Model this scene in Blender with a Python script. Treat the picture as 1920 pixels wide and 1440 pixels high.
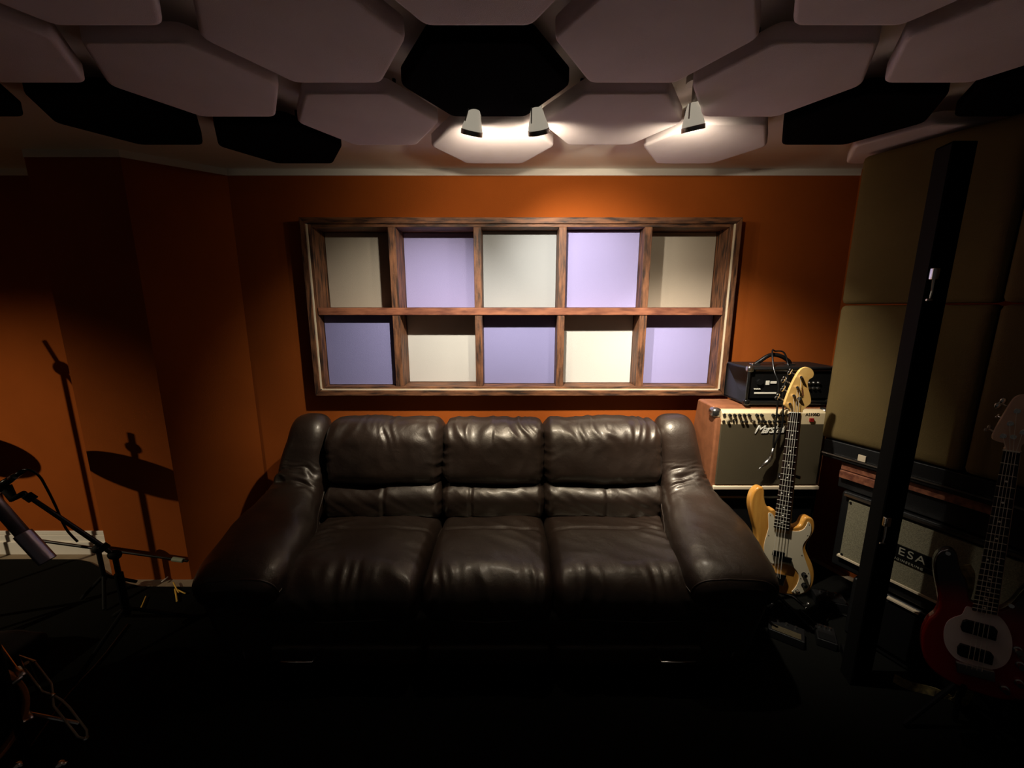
import bpy, bmesh, math, random
from mathutils import Vector, Matrix, noise
random.seed(7)
C = bpy.context.scene.collection
SC = bpy.context.scene
for o in list(bpy.data.objects): bpy.data.objects.remove(o)

# ------------------------------------------------------------------ camera, world, light, exposure
H = 1.62; PITCH = math.radians(10.72); FPX = 740.0
cam = bpy.data.cameras.new('camera'); co = bpy.data.objects.new('camera', cam); C.objects.link(co)
cam.sensor_width = 36; cam.lens = FPX / 1920 * 36; cam.clip_start = .02
co.location = (0, 0, H); co.rotation_euler = (math.radians(90) - PITCH, 0, 0)
SC.camera = co
SC.view_settings.view_transform = 'Standard'; SC.view_settings.look = 'None'
SC.view_settings.exposure = 0.0; SC.view_settings.gamma = 1.0; SC.view_settings.use_curve_mapping = False
w = bpy.data.worlds.new('world'); SC.world = w; w.use_nodes = True
w.node_tree.nodes['Background'].inputs[0].default_value = (.78, .70, .62, 1)
w.node_tree.nodes['Background'].inputs[1].default_value = 0.017

def spot(name, loc, target, watts, angle, blend, color=(1, .86, .68), size=.02):
    l = bpy.data.lights.new(name, 'SPOT'); o = bpy.data.objects.new(name, l); C.objects.link(o)
    l.energy = watts; l.color = color; l.spot_size = math.radians(angle); l.spot_blend = blend; l.shadow_soft_size = size
    o.location = loc
    o.rotation_euler = (Vector(target) - Vector(loc)).to_track_quat('-Z', 'Y').to_euler()
    return o
# lamp mouth, aim and power of the three visible ceiling spotlights
LAMPS = [((-.145, 1.573, 2.25), (-.58, 2.42, 1.42), 1.0), ((.096, 1.564, 2.25), (.42, 2.42, 1.72), 1.15), ((.64, 1.539, 2.25), (1.12, 2.15, 1.15), 1.5)]
K1, KM, K2 = 102.0, 46.0, 14.0      # core beam, halo, wide spill
# work lamp further left in the room, beyond the frame: throws the drum hardware's shadows
LEFT = (-4.4, .26, 1.9)
spot('stage_lamp', LEFT, (-2.85, 2.42, .25), 140, 58, 1, (1, .82, .56), .012)

# ------------------------------------------------------------------ pixel -> point on a real plane
cP, sP = math.cos(PITCH), math.sin(PITCH)
def ray(u, v):
    x = (u - 960) / FPX; y = (720 - v) / FPX
    return Vector((x, cP + y * sP, -sP + y * cP))
CAM = Vector((0, 0, H))
def onp(u, v, p0, n):
    r = ray(u, v); return CAM + r * ((Vector(p0) - CAM).dot(n) / r.dot(n))
def atY(u, v, Y): return onp(u, v, (0, Y, 0), Vector((0, 1, 0)))

# ------------------------------------------------------------------ materials
def mat(name, col, rough=.6, metal=0, bump=0, bscale=200, var=0, vscale=6, coat=0, spec=.5, sheen=0, emit=None, stretch=None, col2=None, detail=3, croug=.1):
    m = bpy.data.materials.new(name); m.use_nodes = True; nt = m.node_tree; b = nt.nodes['Principled BSDF']
    b.inputs['Base Color'].default_value = (*col, 1); b.inputs['Roughness'].default_value = rough
    b.inputs['Metallic'].default_value = metal; b.inputs['Coat Weight'].default_value = coat; b.inputs['Coat Roughness'].default_value = croug
    b.inputs['Specular IOR Level'].default_value = spec; b.inputs['Sheen Weight'].default_value = sheen
    tc = nt.nodes.new('ShaderNodeTexCoord')
    mp = nt.nodes.new('ShaderNodeMapping'); nt.links.new(tc.outputs['Object'], mp.inputs['Vector'])
    if stretch: mp.inputs['Scale'].default_value = stretch
    if var or col2:
        n = nt.nodes.new('ShaderNodeTexNoise'); n.inputs['Scale'].default_value = vscale; n.inputs['Detail'].default_value = 5
        nt.links.new(mp.outputs[0], n.inputs['Vector'])
        r = nt.nodes.new('ShaderNodeValToRGB'); nt.links.new(n.outputs['Fac'], r.inputs['Fac'])
        c2 = col2 or tuple(c * (1 - var) for c in col); c1 = col if col2 else tuple(min(1, c * (1 + var)) for c in col)
        r.color_ramp.elements[0].color = (*c2, 1); r.color_ramp.elements[1].color = (*c1, 1)
        r.color_ramp.elements[0].position = .35; r.color_ramp.elements[1].position = .65
        nt.links.new(r.outputs[0], b.inputs['Base Color'])
    if bump:
        n = nt.nodes.new('ShaderNodeTexNoise'); n.inputs['Scale'].default_value = bscale; n.inputs['Detail'].default_value = detail
        nt.links.new(tc.outputs['Object'], n.inputs['Vector'])
        bp = nt.nodes.new('ShaderNodeBump'); bp.inputs['Strength'].default_value = bump; bp.inputs['Distance'].default_value = .002
        nt.links.new(n.outputs['Fac'], bp.inputs['Height']); nt.links.new(bp.outputs[0], b.inputs['Normal'])
    return m
M = {}
M['wall'] = mat('rust_fabric', (.33, .078, .0115), .95, bump=.35, bscale=420, var=.06, vscale=3, spec=.1)
M['white'] = mat('cream_paint', (.72, .66, .56), .6, bump=.1, bscale=60)
M['ceil'] = mat('ceiling_paint', (.86, .82, .74), .7)
M['hex'] = mat('grey_fabric', (.76, .67, .67), .95, bump=.4, bscale=500, spec=.1, var=.05, vscale=4)
M['blackfab'] = mat('black_fabric', (.004, .004, .005), 1, bump=.3, bscale=500, spec=.02)
M['wood'] = mat('reclaimed_wood', (.22, .088, .036), .62, bump=.8, bscale=60, stretch=(.8, 6, 6), vscale=11, col2=(.026, .011, .006), coat=0)
M['woodz'] = mat('reclaimed_wood_upright', (.22, .088, .036), .62, bump=.8, bscale=60, stretch=(6, 6, .8), vscale=11, col2=(.026, .011, .006), coat=0)
M['taupe'] = mat('taupe_fabric', (.40, .345, .27), .95, bump=.35, bscale=450, spec=.1)
M['lav'] = mat('lavender_fabric', (.36, .335, .60), .95, bump=.5, bscale=450, spec=.1)
M['lav2'] = mat('blue_lavender_fabric', (.26, .255, .48), .95, bump=.5, bscale=450, spec=.1)
M['greyw'] = mat('pale_grey_fabric', (.35, .37, .385), .95, bump=.35, bscale=450, spec=.1)
M['creamw'] = mat('cream_fabric', (.60, .59, .56), .95, bump=.35, bscale=450, spec=.1)
M['tan'] = mat('tan_fabric', (.15, .106, .042), .95, bump=.5, bscale=350, spec=.1, var=.08, vscale=3)
M['black'] = mat('black_vinyl', (.009, .009, .009), .45, bump=.4, bscale=300, spec=.35)
M['gloss'] = mat('black_plastic', (.006, .006, .006), .25)
M['matteb'] = mat('matt_black', (.004, .004, .004), .7, spec=.15)
M['chrome'] = mat('chrome', (.8, .79, .76), .18, metal=1)
M['dchrome'] = mat('worn_chrome', (.5, .48, .45), .3, metal=1)
M['lampw'] = mat('white_enamel', (.62, .58, .52), .4)
M['lampw2'] = mat('white_translucent_housing', (.62, .58, .52), .4)
M['lampw2'].node_tree.nodes['Principled BSDF'].inputs['Emission Color'].default_value = (1, .88, .68, 1)
M['lampw2'].node_tree.nodes['Principled BSDF'].inputs['Emission Strength'].default_value = .3
M['brown'] = mat('brown_vinyl', (.24, .088, .036), .5, bump=.5, bscale=250, var=.15, vscale=20)
M['creamp'] = mat('cream_panel', (.74, .60, .36), .4)
M['grille'] = mat('dark_grille_cloth', (.062, .046, .019), .9, bump=.9, bscale=600)
M['mesa'] = mat('grey_grille_cloth', (.22, .20, .125), .9, bump=1, bscale=380, var=.25, vscale=220)
M['gold'] = mat('cream_piping', (.72, .60, .42), .5)
M['honey'] = mat('honey_lacquer', (.80, .41, .085), .3, vscale=9, col2=(.62, .27, .045), coat=.5, stretch=(3, 3, .5))
M['maple'] = mat('maple', (.82, .52, .17), .35, vscale=10, col2=(.70, .40, .11), coat=.4)
M['rose'] = mat('rosewood', (.018, .008, .006), .4, var=.3, vscale=60)
M['guard'] = mat('cream_plastic', (.86, .76, .54), .35, coat=.2)
M['guard2'] = mat('pinkish_white_plastic', (.88, .76, .70), .4)
M['dull_maple'] = mat('dull_maple', (.66, .45, .32), .5)
M['floor'] = mat('beige_floor', (.27, .21, .14), .7, var=.1, vscale=12)
M['rug'] = mat('black_rug', (.006, .006, .005), 1, bump=1, bscale=300, spec=.05)
M['metal'] = mat('steel_string', (.7, .65, .55), .3, metal=1)
M['orangewood'] = mat('red_wood', (.32, .12, .06), .5, vscale=12, col2=(.13, .04, .022), stretch=(.8, 4, 4))
M['yellow'] = mat('yellow_plastic', (.80, .50, .08), .5)
M['red'] = mat('red_plastic', (.25, .01, .01), .4)
M['ivory'] = mat('ivory_dot', (.9, .87, .75), .4)
M['pale'] = mat('pale_print', (.75, .72, .62), .5)
M['dullp'] = mat('dull_print', (.34, .32, .24), .5)
M['fret'] = mat('fret_wire', (.82, .78, .66), .35, metal=.35)
M['strap'] = mat('patterned_webbing', (.42, .32, .12), .8, vscale=40, col2=(.12, .09, .04))
M['hoop'] = mat('orange_wood_hoop', (.50, .19, .055), .4, vscale=14, col2=(.36, .12, .035), coat=.4)
M['tube'] = mat('satin_grey_metal', (.42, .37, .43), .3, metal=.8)
M['brass'] = mat('cymbal_bronze', (.6, .4, .15), .3, metal=1)
M['green'] = mat('pale_green_plastic', (.35, .4, .28), .5)

# sunburst: dark red centre, black towards the rim of the body
def burst():
    m = mat('red_burst_lacquer', (.3, .01, .008), .25, coat=.6); nt = m.node_tree; b = nt.nodes['Principled BSDF']
    tc = nt.nodes.new('ShaderNodeTexCoord'); g = nt.nodes.new('ShaderNodeVectorMath'); g.operation = 'DISTANCE'
    nt.links.new(tc.outputs['Object'], g.inputs[0]); g.inputs[1].default_value = BURST_C
    r = nt.nodes.new('ShaderNodeValToRGB'); nt.links.new(g.outputs['Value'], r.inputs['Fac'])
    r.color_ramp.elements[0].color = (.24, .010, .007, 1); r.color_ramp.elements[0].position = .15
    r.color_ramp.elements[1].color = (.004, .003, .003, 1); r.color_ramp.elements[1].position = .235
    nt.links.new(r.outputs[0], b.inputs['Base Color']); return m
# leather: brown hide, pores, broken gloss and creases
def leather():
    m = bpy.data.materials.new('brown_leather'); m.use_nodes = True; nt = m.node_tree; b = nt.nodes['Principled BSDF']
    tc = nt.nodes.new('ShaderNodeTexCoord')
    n = nt.nodes.new('ShaderNodeTexNoise'); n.inputs['Scale'].default_value = 5; n.inputs['Detail'].default_value = 6
    nt.links.new(tc.outputs['Object'], n.inputs['Vector'])
    r = nt.nodes.new('ShaderNodeValToRGB'); nt.links.new(n.outputs['Fac'], r.inputs['Fac'])
    r.color_ramp.elements[0].color = (.015, .0075, .005, 1); r.color_ramp.elements[1].color = (.036, .020, .013, 1)
    nt.links.new(r.outputs[0], b.inputs['Base Color'])
    mr = nt.nodes.new('ShaderNodeMapRange'); nt.links.new(n.outputs['Fac'], mr.inputs['Value'])
    mr.inputs['To Min'].default_value = .58; mr.inputs['To Max'].default_value = .34; nt.links.new(mr.outputs[0], b.inputs['Roughness'])
    b.inputs['Specular IOR Level'].default_value = 1.0; b.inputs['Specular Tint'].default_value = (1, .93, .8, 1)
    b.inputs['Coat Weight'].default_value = .22; b.inputs['Coat Roughness'].default_value = .22
    v = nt.nodes.new('ShaderNodeTexVoronoi'); v.inputs['Scale'].default_value = 300; nt.links.new(tc.outputs['Object'], v.inputs['Vector'])
    n2 = nt.nodes.new('ShaderNodeTexNoise'); n2.inputs['Scale'].default_value = 22; n2.inputs['Detail'].default_value = 5; n2.inputs['Distortion'].default_value = .6
    nt.links.new(tc.outputs['Object'], n2.inputs['Vector'])
    b1 = nt.nodes.new('ShaderNodeBump'); b1.inputs['Strength'].default_value = .25; b1.inputs['Distance'].default_value = .001
    nt.links.new(v.outputs['Distance'], b1.inputs['Height'])
    b2 = nt.nodes.new('ShaderNodeBump'); b2.inputs['Strength'].default_value = .35; b2.inputs['Distance'].default_value = .006
    nt.links.new(n2.outputs['Fac'], b2.inputs['Height']); nt.links.new(b1.outputs[0], b2.inputs['Normal'])
    nt.links.new(b2.outputs[0], b.inputs['Normal']); return m
M['leather'] = leather()
def glow_mat():
    m = bpy.data.materials.new('lamp_glass'); m.use_nodes = True; b = m.node_tree.nodes['Principled BSDF']
    b.inputs['Base Color'].default_value = (1, .9, .7, 1); b.inputs['Emission Color'].default_value = (1, .86, .62, 1); b.inputs['Emission Strength'].default_value = 9
    return m
M['glow'] = glow_mat()

# ------------------------------------------------------------------ builders
def tag(o, label=None, cat=None, group=None, kind=None):
    if label: o['label'] = label
    if cat: o['category'] = cat
    if group: o['group'] = group
    if kind: o['kind'] = kind
    return o
def thing(name, label, cat, loc=(0, 0, 0), group=None):
    o = bpy.data.objects.new(name, None); C.objects.link(o); o.location = loc; o.empty_display_size = .05
    return tag(o, label, cat, group)
def worldloc(o):
    v = Vector((0, 0, 0))
    while o: v = v + o.location; o = o.parent
    return v
class MB:
    def __init__(s): s.v = []; s.f = []
    def add(s, vs, fs):
        k = len(s.v); s.v += [Vector(p) for p in vs]; s.f += [[i + k for i in f] for f in fs]; return s
    def box(s, a, b, R=None, c=None):
        (x0, y0, z0), (x1, y1, z1) = a, b
        vs = [Vector(p) for p in ((x0, y0, z0), (x1, y0, z0), (x1, y1, z0), (x0, y1, z0), (x0, y0, z1), (x1, y0, z1), (x1, y1, z1), (x0, y1, z1))]
        if R: vs = [R @ p for p in vs]
        return s.add(vs, [(3, 2, 1, 0), (4, 5, 6, 7), (0, 1, 5, 4), (1, 2, 6, 5), (2, 3, 7, 6), (3, 0, 4, 7)])
    def tube(s, pts, r, n=10, cap=True):
        pts = [Vector(p) for p in pts]; rs = r if isinstance(r, (list, tuple)) else [r] * len(pts)
        vs = []; fs = []; up = None
        for i, p in enumerate(pts):
            t = (pts[min(i + 1, len(pts) - 1)] - pts[max(i - 1, 0)]).normalized()
            if up is None: up = t.orthogonal().normalized()
            up = (up - t * up.dot(t)).normalized(); q = t.cross(up)
            for k in range(n):
                a = 2 * math.pi * k / n; vs.append(p + (up * math.cos(a) + q * math.sin(a)) * rs[i])
        for i in range(len(pts) - 1):
            for k in range(n): fs.append((i * n + k, i * n + (k + 1) % n, (i + 1) * n + (k + 1) % n, (i + 1) * n + k))
        if cap: fs += [tuple(range(n))[::-1], tuple(range((len(pts) - 1) * n, len(pts) * n))]
        return s.add(vs, fs)
    def prism(s, pts, d):           # planar outline extruded along d
        pts = [Vector(p) for p in pts]; n = len(pts); d = Vector(d)
        return s.add(pts + [p + d for p in pts], [tuple(range(n))[::-1], tuple(range(n, 2 * n))] + [(i, (i + 1) % n, (i + 1) % n + n, i + n) for i in range(n)])
    def ball(s, c, r, n=12, sc=(1, 1, 1)):
        vs = []; fs = []; c = Vector(c)
        for i in range(n + 1):
            a = math.pi * i / n
            for k in range(n):
                b = 2 * math.pi * k / n; vs.append(c + Vector((math.sin(a) * math.cos(b) * sc[0], math.sin(a) * math.sin(b) * sc[1], math.cos(a) * sc[2])) * r)
        for i in range(n):
            for k in range(n): fs.append((i * n + k, (i + 1) * n + k, (i + 1) * n + (k + 1) % n, i * n + (k + 1) % n))
        return s.add(vs, fs)
    def build(s, name, m, parent=None, smooth=False, bevel=0, seg=2, loc=None, sub=0):
        me = bpy.data.meshes.new(name)
        org = Vector(loc) if loc is not None else (worldloc(parent) if parent else Vector((0, 0, 0)))
        me.from_pydata([tuple(p - org) for p in s.v], [], s.f); me.update()
        bm = bmesh.new(); bm.from_mesh(me); bmesh.ops.remove_doubles(bm, verts=bm.verts, dist=1e-6); bmesh.ops.recalc_face_normals(bm, faces=bm.faces); bm.to_mesh(me); bm.free()
        me.materials.append(M[m] if isinstance(m, str) else m)
        if smooth:
            for p in me.polygons: p.use_smooth = True
        o = bpy.data.objects.new(name, me); C.objects.link(o)
        if parent: o.parent = parent
        elif loc is not None: o.location = loc
        if bevel:
            b = o.modifiers.new('bevel', 'BEVEL'); b.width = bevel; b.segments = seg; b.limit_method = 'ANGLE'; b.angle_limit = math.radians(40)
            for p in me.polygons: p.use_smooth = True
            wn = o.modifiers.new('wn', 'WEIGHTED_NORMAL'); wn.keep_sharp = False
        return o
def spline(pts, n=8, closed=False):
    P = [Vector(p) if len(p) == 3 else Vector((p[0], p[1], 0)) for p in pts]; N = len(P); out = []
    for i in range(N if closed else N - 1):
        g = lambda j: P[j % N] if closed else P[max(0, min(N - 1, j))]
        a, b, c, d = g(i - 1), g(i), g(i + 1), g(i + 2)
        for k in range(n):
            t = k / n
            out.append(.5 * ((2 * b) + (c - a) * t + (2 * a - 5 * b + 4 * c - d) * t * t + (3 * b - a - 3 * c + d) * t ** 3))
    if not closed: out.append(P[-1])
    return out
def crop(x0, y0, k): return lambda a, b: (x0 + a / k, y0 + b / k)
def text_mesh(name, body, size, m, parent, origin, xdir, ydir, shear=0, thick=.0008, spacing=1):
    cu = bpy.data.curves.new(name, 'FONT'); cu.body = body; cu.size = size; cu.shear = shear; cu.extrude = thick; cu.space_character = spacing
    t = bpy.data.objects.new(name, cu); C.objects.link(t)
    dg = bpy.context.evaluated_depsgraph_get(); me = bpy.data.meshes.new_from_object(t.evaluated_get(dg))
    bpy.data.objects.remove(t)
    x = Vector(xdir).normalized(); y = Vector(ydir).normalized(); z = x.cross(y)
    Mx = Matrix((x, y, z)).transposed(); org = Vector(origin) - worldloc(parent)
    for v in me.vertices: v.co = Mx @ v.co + org
    me.materials.clear(); me.materials.append(M[m]); o = bpy.data.objects.new(name, me); C.objects.link(o); o.parent = parent; return o

# rounded, pillow-like block: returns vertices/faces of a subdivided cube pushed onto a rounded box
def pillow(mb, c, h, r, n=(30, 16, 20), fn=None):
    c = Vector(c); faces = []
    for ax in range(3):
        u, v = [(1, 2), (2, 0), (0, 1)][ax]
        for sgn in (-1, 1):
            nu, nv = n[u], n[v]; vs = []
            for i in range(nu + 1):
                for j in range(nv + 1):
                    q = [0, 0, 0]; q[ax] = h[ax] * sgn; q[u] = h[u] * (2 * i / nu - 1); q[v] = h[v] * (2 * j / nv - 1)
                    inner = [max(-(h[k] - r[k]), min(h[k] - r[k], q[k])) for k in range(3)]
                    d = Vector([(q[k] - inner[k]) / r[k] for k in range(3)]); dn = d.normalized()
                    p = Vector([inner[k] + r[k] * dn[k] for k in range(3)])
                    nn = Vector([dn[k] / r[k] for k in range(3)]).normalized()
                    if fn: p = fn(p, nn)
                    vs.append(c + p)
            fs = [(i * (nv + 1) + j, (i + 1) * (nv + 1) + j, (i + 1) * (nv + 1) + j + 1, i * (nv + 1) + j + 1) for i in range(nu) for j in range(nv)]
            mb.add(vs, fs)
    return mb
def nz(x, y, z=0): return noise.noise(Vector((x, y, z)))
def ridge(x, y, z=0): return (1 - abs(noise.noise(Vector((x, y, z)))) * 2.4)
def smooth(a, b, x):
    t = max(0, min(1, (x - a) / (b - a))); return t * t * (3 - 2 * t)

# ------------------------------------------------------------------ room shell
Wy, Zc = 2.42, 2.40
BX0, BY, BX1, BX2 = -2.433, 2.144, -1.954, -1.615
NX0, NX1, NZ0, NZ1 = -1.162, 1.260, 1.136, 2.094       # niche behind the wooden frame
def struct(name, mb, m, **k): o = mb.build(name, m, **k); o['kind'] = 'structure'; return o
struct('floor', MB().box((-4.9, -1, -.05), (3.2, 2.6, 0)), 'floor')
struct('ceiling', MB().box((-4.9, -1, Zc), (3.2, 2.6, Zc + .05)), 'ceil')
ZR = Zc - .035
wb = MB()
for a, b in (((-4.9, 0), (NX0, ZR)), ((NX1, 0), (3.2, ZR)), ((NX0, 0), (NX1, NZ0)), ((NX0, NZ1), (NX1, ZR))):
    wb.box((a[0], Wy, a[1]), (b[0], 2.64, b[1]))
wb.box((NX0, 2.58, NZ0), (NX1, 2.64, NZ1))
struct('wall_back', wb, 'wall')
struct('trim_1', MB().box((-4.9, Wy - .004, ZR), (3.2, 2.55, Zc)), 'ceil')
struct('wall_left', MB().box((-4.95, -1, 0), (-4.9, 2.6, Zc)), 'wall')
# boxed-out corner: frontal face, then a slanted face back to the main wall
struct('wall_corner', MB().prism([(BX0, BY, 0), (BX1, BY, 0), (BX2, Wy, 0), (BX0, Wy, 0)], (0, 0, ZR)), 'wall')
struct('trim_2', MB().prism([(BX0 + .0, BY - .004, ZR), (BX1 + .002, BY - .004, ZR), (BX2 + .003, Wy - .004, ZR), (BX0, Wy - .004, ZR)], (0, 0, Zc - ZR)), 'ceil')
bb = MB().box((-4.9, Wy - .016, 0), (BX0, Wy, .135)).box((-4.9, Wy - .028, 0), (BX0, Wy, .09)).box((-4.9, Wy - .010, .135), (BX0, Wy, .162))
struct('baseboard_back', bb, 'ceil', bevel=.003)
# right wall runs obliquely behind the stacked panels
DV = Vector((.418, -.908, 0)).normalized(); NV = Vector((-.908, -.418, 0)).normalized(); A0 = Vector((1.573, 1.93, 0))
def rp(t, off, z): return A0 + DV * t + NV * off + Vector((0, 0, z))
def rbox(mb, t0, t1, o0, o1, z0, z1):
    vs = [rp(t, o, z) for z in (z0, z1) for t, o in ((t0, o0), (t1, o0), (t1, o1), (t0, o1))]
    return mb.add(vs, [(3, 2, 1, 0), (4, 5, 6, 7), (0, 1, 5, 4), (1, 2, 6, 5), (2, 3, 7, 6), (3, 0, 4, 7)])
struct('wall_right', rbox(MB(), -.62, 2.8, -.62, -.57, 0, Zc), 'wall')

# rug over most of the floor, with an uneven back edge
rug = MB(); N = 60; xr = rp(-.18, -.5, 0).x; edge = []
for i in range(N + 1):
    x = -4.6 + (xr + 4.6) * i / N
    edge.append((x, 2.33 - .26 * smooth(-2.9, -2.15, x) * smooth(1.2, -.5, x) + .012 * nz(x * 3, 1), 0))
rb = rp(3.0, -.5, 0)
tag(rug.prism([(-4.6, -.9, 0), (rb.x, -.78, 0)] + edge[::-1], (0, 0, .009)).build('rug', 'rug', loc=(0, 0, 0)), 'large black rug covering the floor up to the wall', 'rug')

# ------------------------------------------------------------------ hexagonal ceiling panels
def hex_mesh(name, m):
    out = []; Rv, hf = .266, .207
    base = [(Rv, 0), (Rv * .5, hf), (-Rv * .5, hf), (-Rv, 0), (-Rv * .5, -hf), (Rv * .5, -hf)]
    def ring(inset, z):
        k = 1 - inset / hf; pts = []
        P = [Vector((x * k, y * k, 0)) for x, y in base]; n = 6; rr = .02
        for i in range(n):
            a, b, c = P[i - 1], P[i], P[(i + 1) % n]
            p0 = b + (a - b).normalized() * rr; p1 = b + (c - b).normalized() * rr
            for t in (0, .33, .67, 1): pts.append((p0 * (1 - t) ** 2 + b * 2 * t * (1 - t) + p1 * t * t) + Vector((0, 0, z)))
        return pts
    rings = [ring(0, .046), ring(0, .011), ring(.0015, .005), ring(.005, .001), ring(.011, 0)]
    vs = sum(rings, []); n = 24; fs = [tuple(range(n))]
    for k in range(len(rings) - 1): fs += [(k * n + i, k * n + (i + 1) % n, (k + 1) * n + (i + 1) % n, (k + 1) * n + i) for i in range(n)]
    fs.append(tuple(range((len(rings) - 1) * n, len(rings) * n)))
    me = bpy.data.meshes.new(name); me.from_pydata([tuple(v) for v in vs], [], fs); me.update()
    bm = bmesh.new(); bm.from_mesh(me); bmesh.ops.recalc_face_normals(bm, faces=bm.faces); bm.to_mesh(me); bm.free()
    for p in me.polygons: p.use_smooth = True
    me.materials.append(M[m]); return me
hl, hb = hex_mesh('ceiling_panel', 'hex'), hex_mesh('ceiling_panel', 'blackfab')
def hang_mesh():
    b = MB()
    for x, y in ((.13, .1), (-.13, .1), (.13, -.1), (-.13, -.1)): b.tube([(x, y, .044), (x, y, .10)], .006, 8)
    me = bpy.data.meshes.new('standoff'); me.from_pydata([tuple(v) for v in b.v], [], b.f); me.materials.append(M['matteb']); return me
hm = hang_mesh()
ZH = 2.305
HX = {  # (column, row): (black?, label)
 (0, 0): (1, 'large black hexagonal ceiling panel in the middle of the pale ones'),
 (0, 1): (0, 'pale hexagonal ceiling panel over the wall frame, between two spotlights'),
 (0, -1): (0, 'pale hexagonal ceiling panel cut by the photo top, directly in front of the central black one'),
 (1, 0): (0, 'brightly streaked pale hexagonal ceiling panel right of the middle spotlight'),
 (-1, 0): (0, 'pale hexagonal ceiling panel left of the leftmost spotlight, lit at its right corner'),
 (1, -1): (0, 'large pale hexagonal ceiling panel touching the central black one on its upper right'),
 (-1, -1): (0, 'large pale hexagonal ceiling panel touching the central black one on its upper left'),
 (2, 1): (0, 'glowing pale hexagonal ceiling panel just beyond the right spotlight, nearest the wall'),
 (2, 0): (0, 'pale hexagonal ceiling panel whose lower left corner covers the right spotlight bracket'),
 (2, -1): (0, 'pale hexagonal ceiling panel cut by the photo top, right of its centre'),
 (-2, 1): (1, 'black hexagonal ceiling panel nearest the corner where slanted and main wall meet'),
 (-2, 0): (0, 'dim pale hexagonal ceiling panel between two black ones on the left side'),
 (-2, -1): (0, 'dim pale hexagonal ceiling panel cut by the photo top, second from the left edge'),
 (3, 0): (1, 'black hexagonal ceiling panel on the right, wedged beside the tan wall panels'),
 (3, -1): (0, 'dim pale hexagonal ceiling panel at the upper right edge of the photo'),
 (-3, 0): (1, 'black hexagonal ceiling panel over the boxed-out red corner at far left'),
 (-3, -1): (0, 'dim pale hexagonal ceiling panel cut by the left photo edge'),
 (4, 0): (1, 'black hexagonal ceiling panel cut by the right photo edge'),
 (4, 1): (0, 'shadowed pale hexagonal ceiling panel behind the top of the tan wall panels'),
 (-4, 0): (1, 'black hexagonal ceiling panel cut by the left photo edge'),
}
protos = {}
for (i, j), (bl, lab) in HX.items():
    x = -.083 + .4545 * i; y = 1.383 + .468 * j + (.25 if i % 2 else 0)
    if bl not in protos:
        o = bpy.data.objects.new('ceiling_panel', hb if bl else hl); s = bpy.data.objects.new('standoff', hm)
        protos[bl] = (o, s)
    else:
        o, s = protos[bl]; o = o.copy(); s = s.copy()
    C.objects.link(o); C.objects.link(s); s.parent = o; o.location = (x, y, ZH)
    tag(o, lab, 'ceiling panel', 'black hexagonal ceiling panels' if bl else 'pale hexagonal ceiling panels')

# ------------------------------------------------------------------ spotlights
LL = ['left ceiling spotlight, white enamel, hanging before the small lit panel', 'middle ceiling spotlight at the right corner of the central black panel', 'right ceiling spotlight, on its own between three pale panels']
for (loc, tgt, k), lab in zip(LAMPS, LL):
    L = Vector(loc); d = (Vector(tgt) - L).normalized(); t = thing('spotlight', lab, 'spotlight', (L.x, L.y, Zc), 'ceiling spotlights')
    d2 = Vector((d.x * .5, d.y * .55, -.8)).normalized()
    back = L - d2 * .075
    MB().tube([back, back + d2 * .02, L - d2 * .045, L - d2 * .012, L + d2 * .004], [.016, .024, .026, .037, .038], 24).build('lamp_head', 'lampw2', t, smooth=True)
    MB().tube([L - d2 * .006, L + d2 * .010], .0395, 24).build('rim', 'dchrome', t, smooth=False, bevel=.002)
    MB().tube([L + d2 * .0098, L + d2 * .0112], .026, 24).build('lamp_glass', 'glow', t)
    MB().tube([(back.x, back.y, Zc - .02), (back.x, back.y, back.z)], .006, 10).build('arm', 'lampw', t)
    MB().tube([(back.x, back.y, Zc), (back.x, back.y, Zc - .022)], .028, 20).build('ceiling_mount', 'lampw', t)
    q = d2.orthogonal().normalized()
    for s_ in (-1, 1): MB().tube([back + q * .026 * s_, L - d2 * .03 + q * .037 * s_], .0025, 6).build('yoke_arm', 'dchrome', t)
    m = L + d2 * .013
    a = spot('lamp_beam', m, tgt, K1 * k, 76, 1, (1, .92, .80)); spot('lamp_halo', m, (m.x + (tgt[0] - m.x) * .6, 2.28, .98), KM * k, 84, 1, (1, .87, .68)); b = spot('lamp_spill', m, (m.x + (.2 if m.x < 0 else 0), m.y + .55, m.z - .12), K2, 156, .8, (1, .86, .66))

# ------------------------------------------------------------------ wooden frame with fabric squares
fr = thing('wooden_wall_frame', 'long reclaimed-wood grid frame of ten fabric squares on the rust wall', 'wall frame', (.05, Wy, 1.1))
X0, X1, Z0, Z1, YF = -1.194, 1.292, 1.104, 2.126, 2.34
cw = .034
def casing(pts, y0, y1):
    return MB().prism([(x, y0, z) for x, z in pts], (0, y1 - y0, 0))
for nm, pts in (('top', [(X0, Z1), (X1, Z1), (X1 - cw, Z1 - cw), (X0 + cw, Z1 - cw)]), ('bottom', [(X0, Z0), (X1, Z0), (X1 - cw, Z0 + cw), (X0 + cw, Z0 + cw)]),
                ('l', [(X0, Z0), (X0, Z1), (X0 + cw, Z1 - cw), (X0 + cw, Z0 + cw)]), ('r', [(X1, Z0), (X1, Z1), (X1 - cw, Z1 - cw), (X1 - cw, Z0 + cw)])):
    casing(pts, YF, Wy - .001).build('casing', 'woodz' if len(nm) == 1 else 'wood', fr, bevel=.003)
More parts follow.
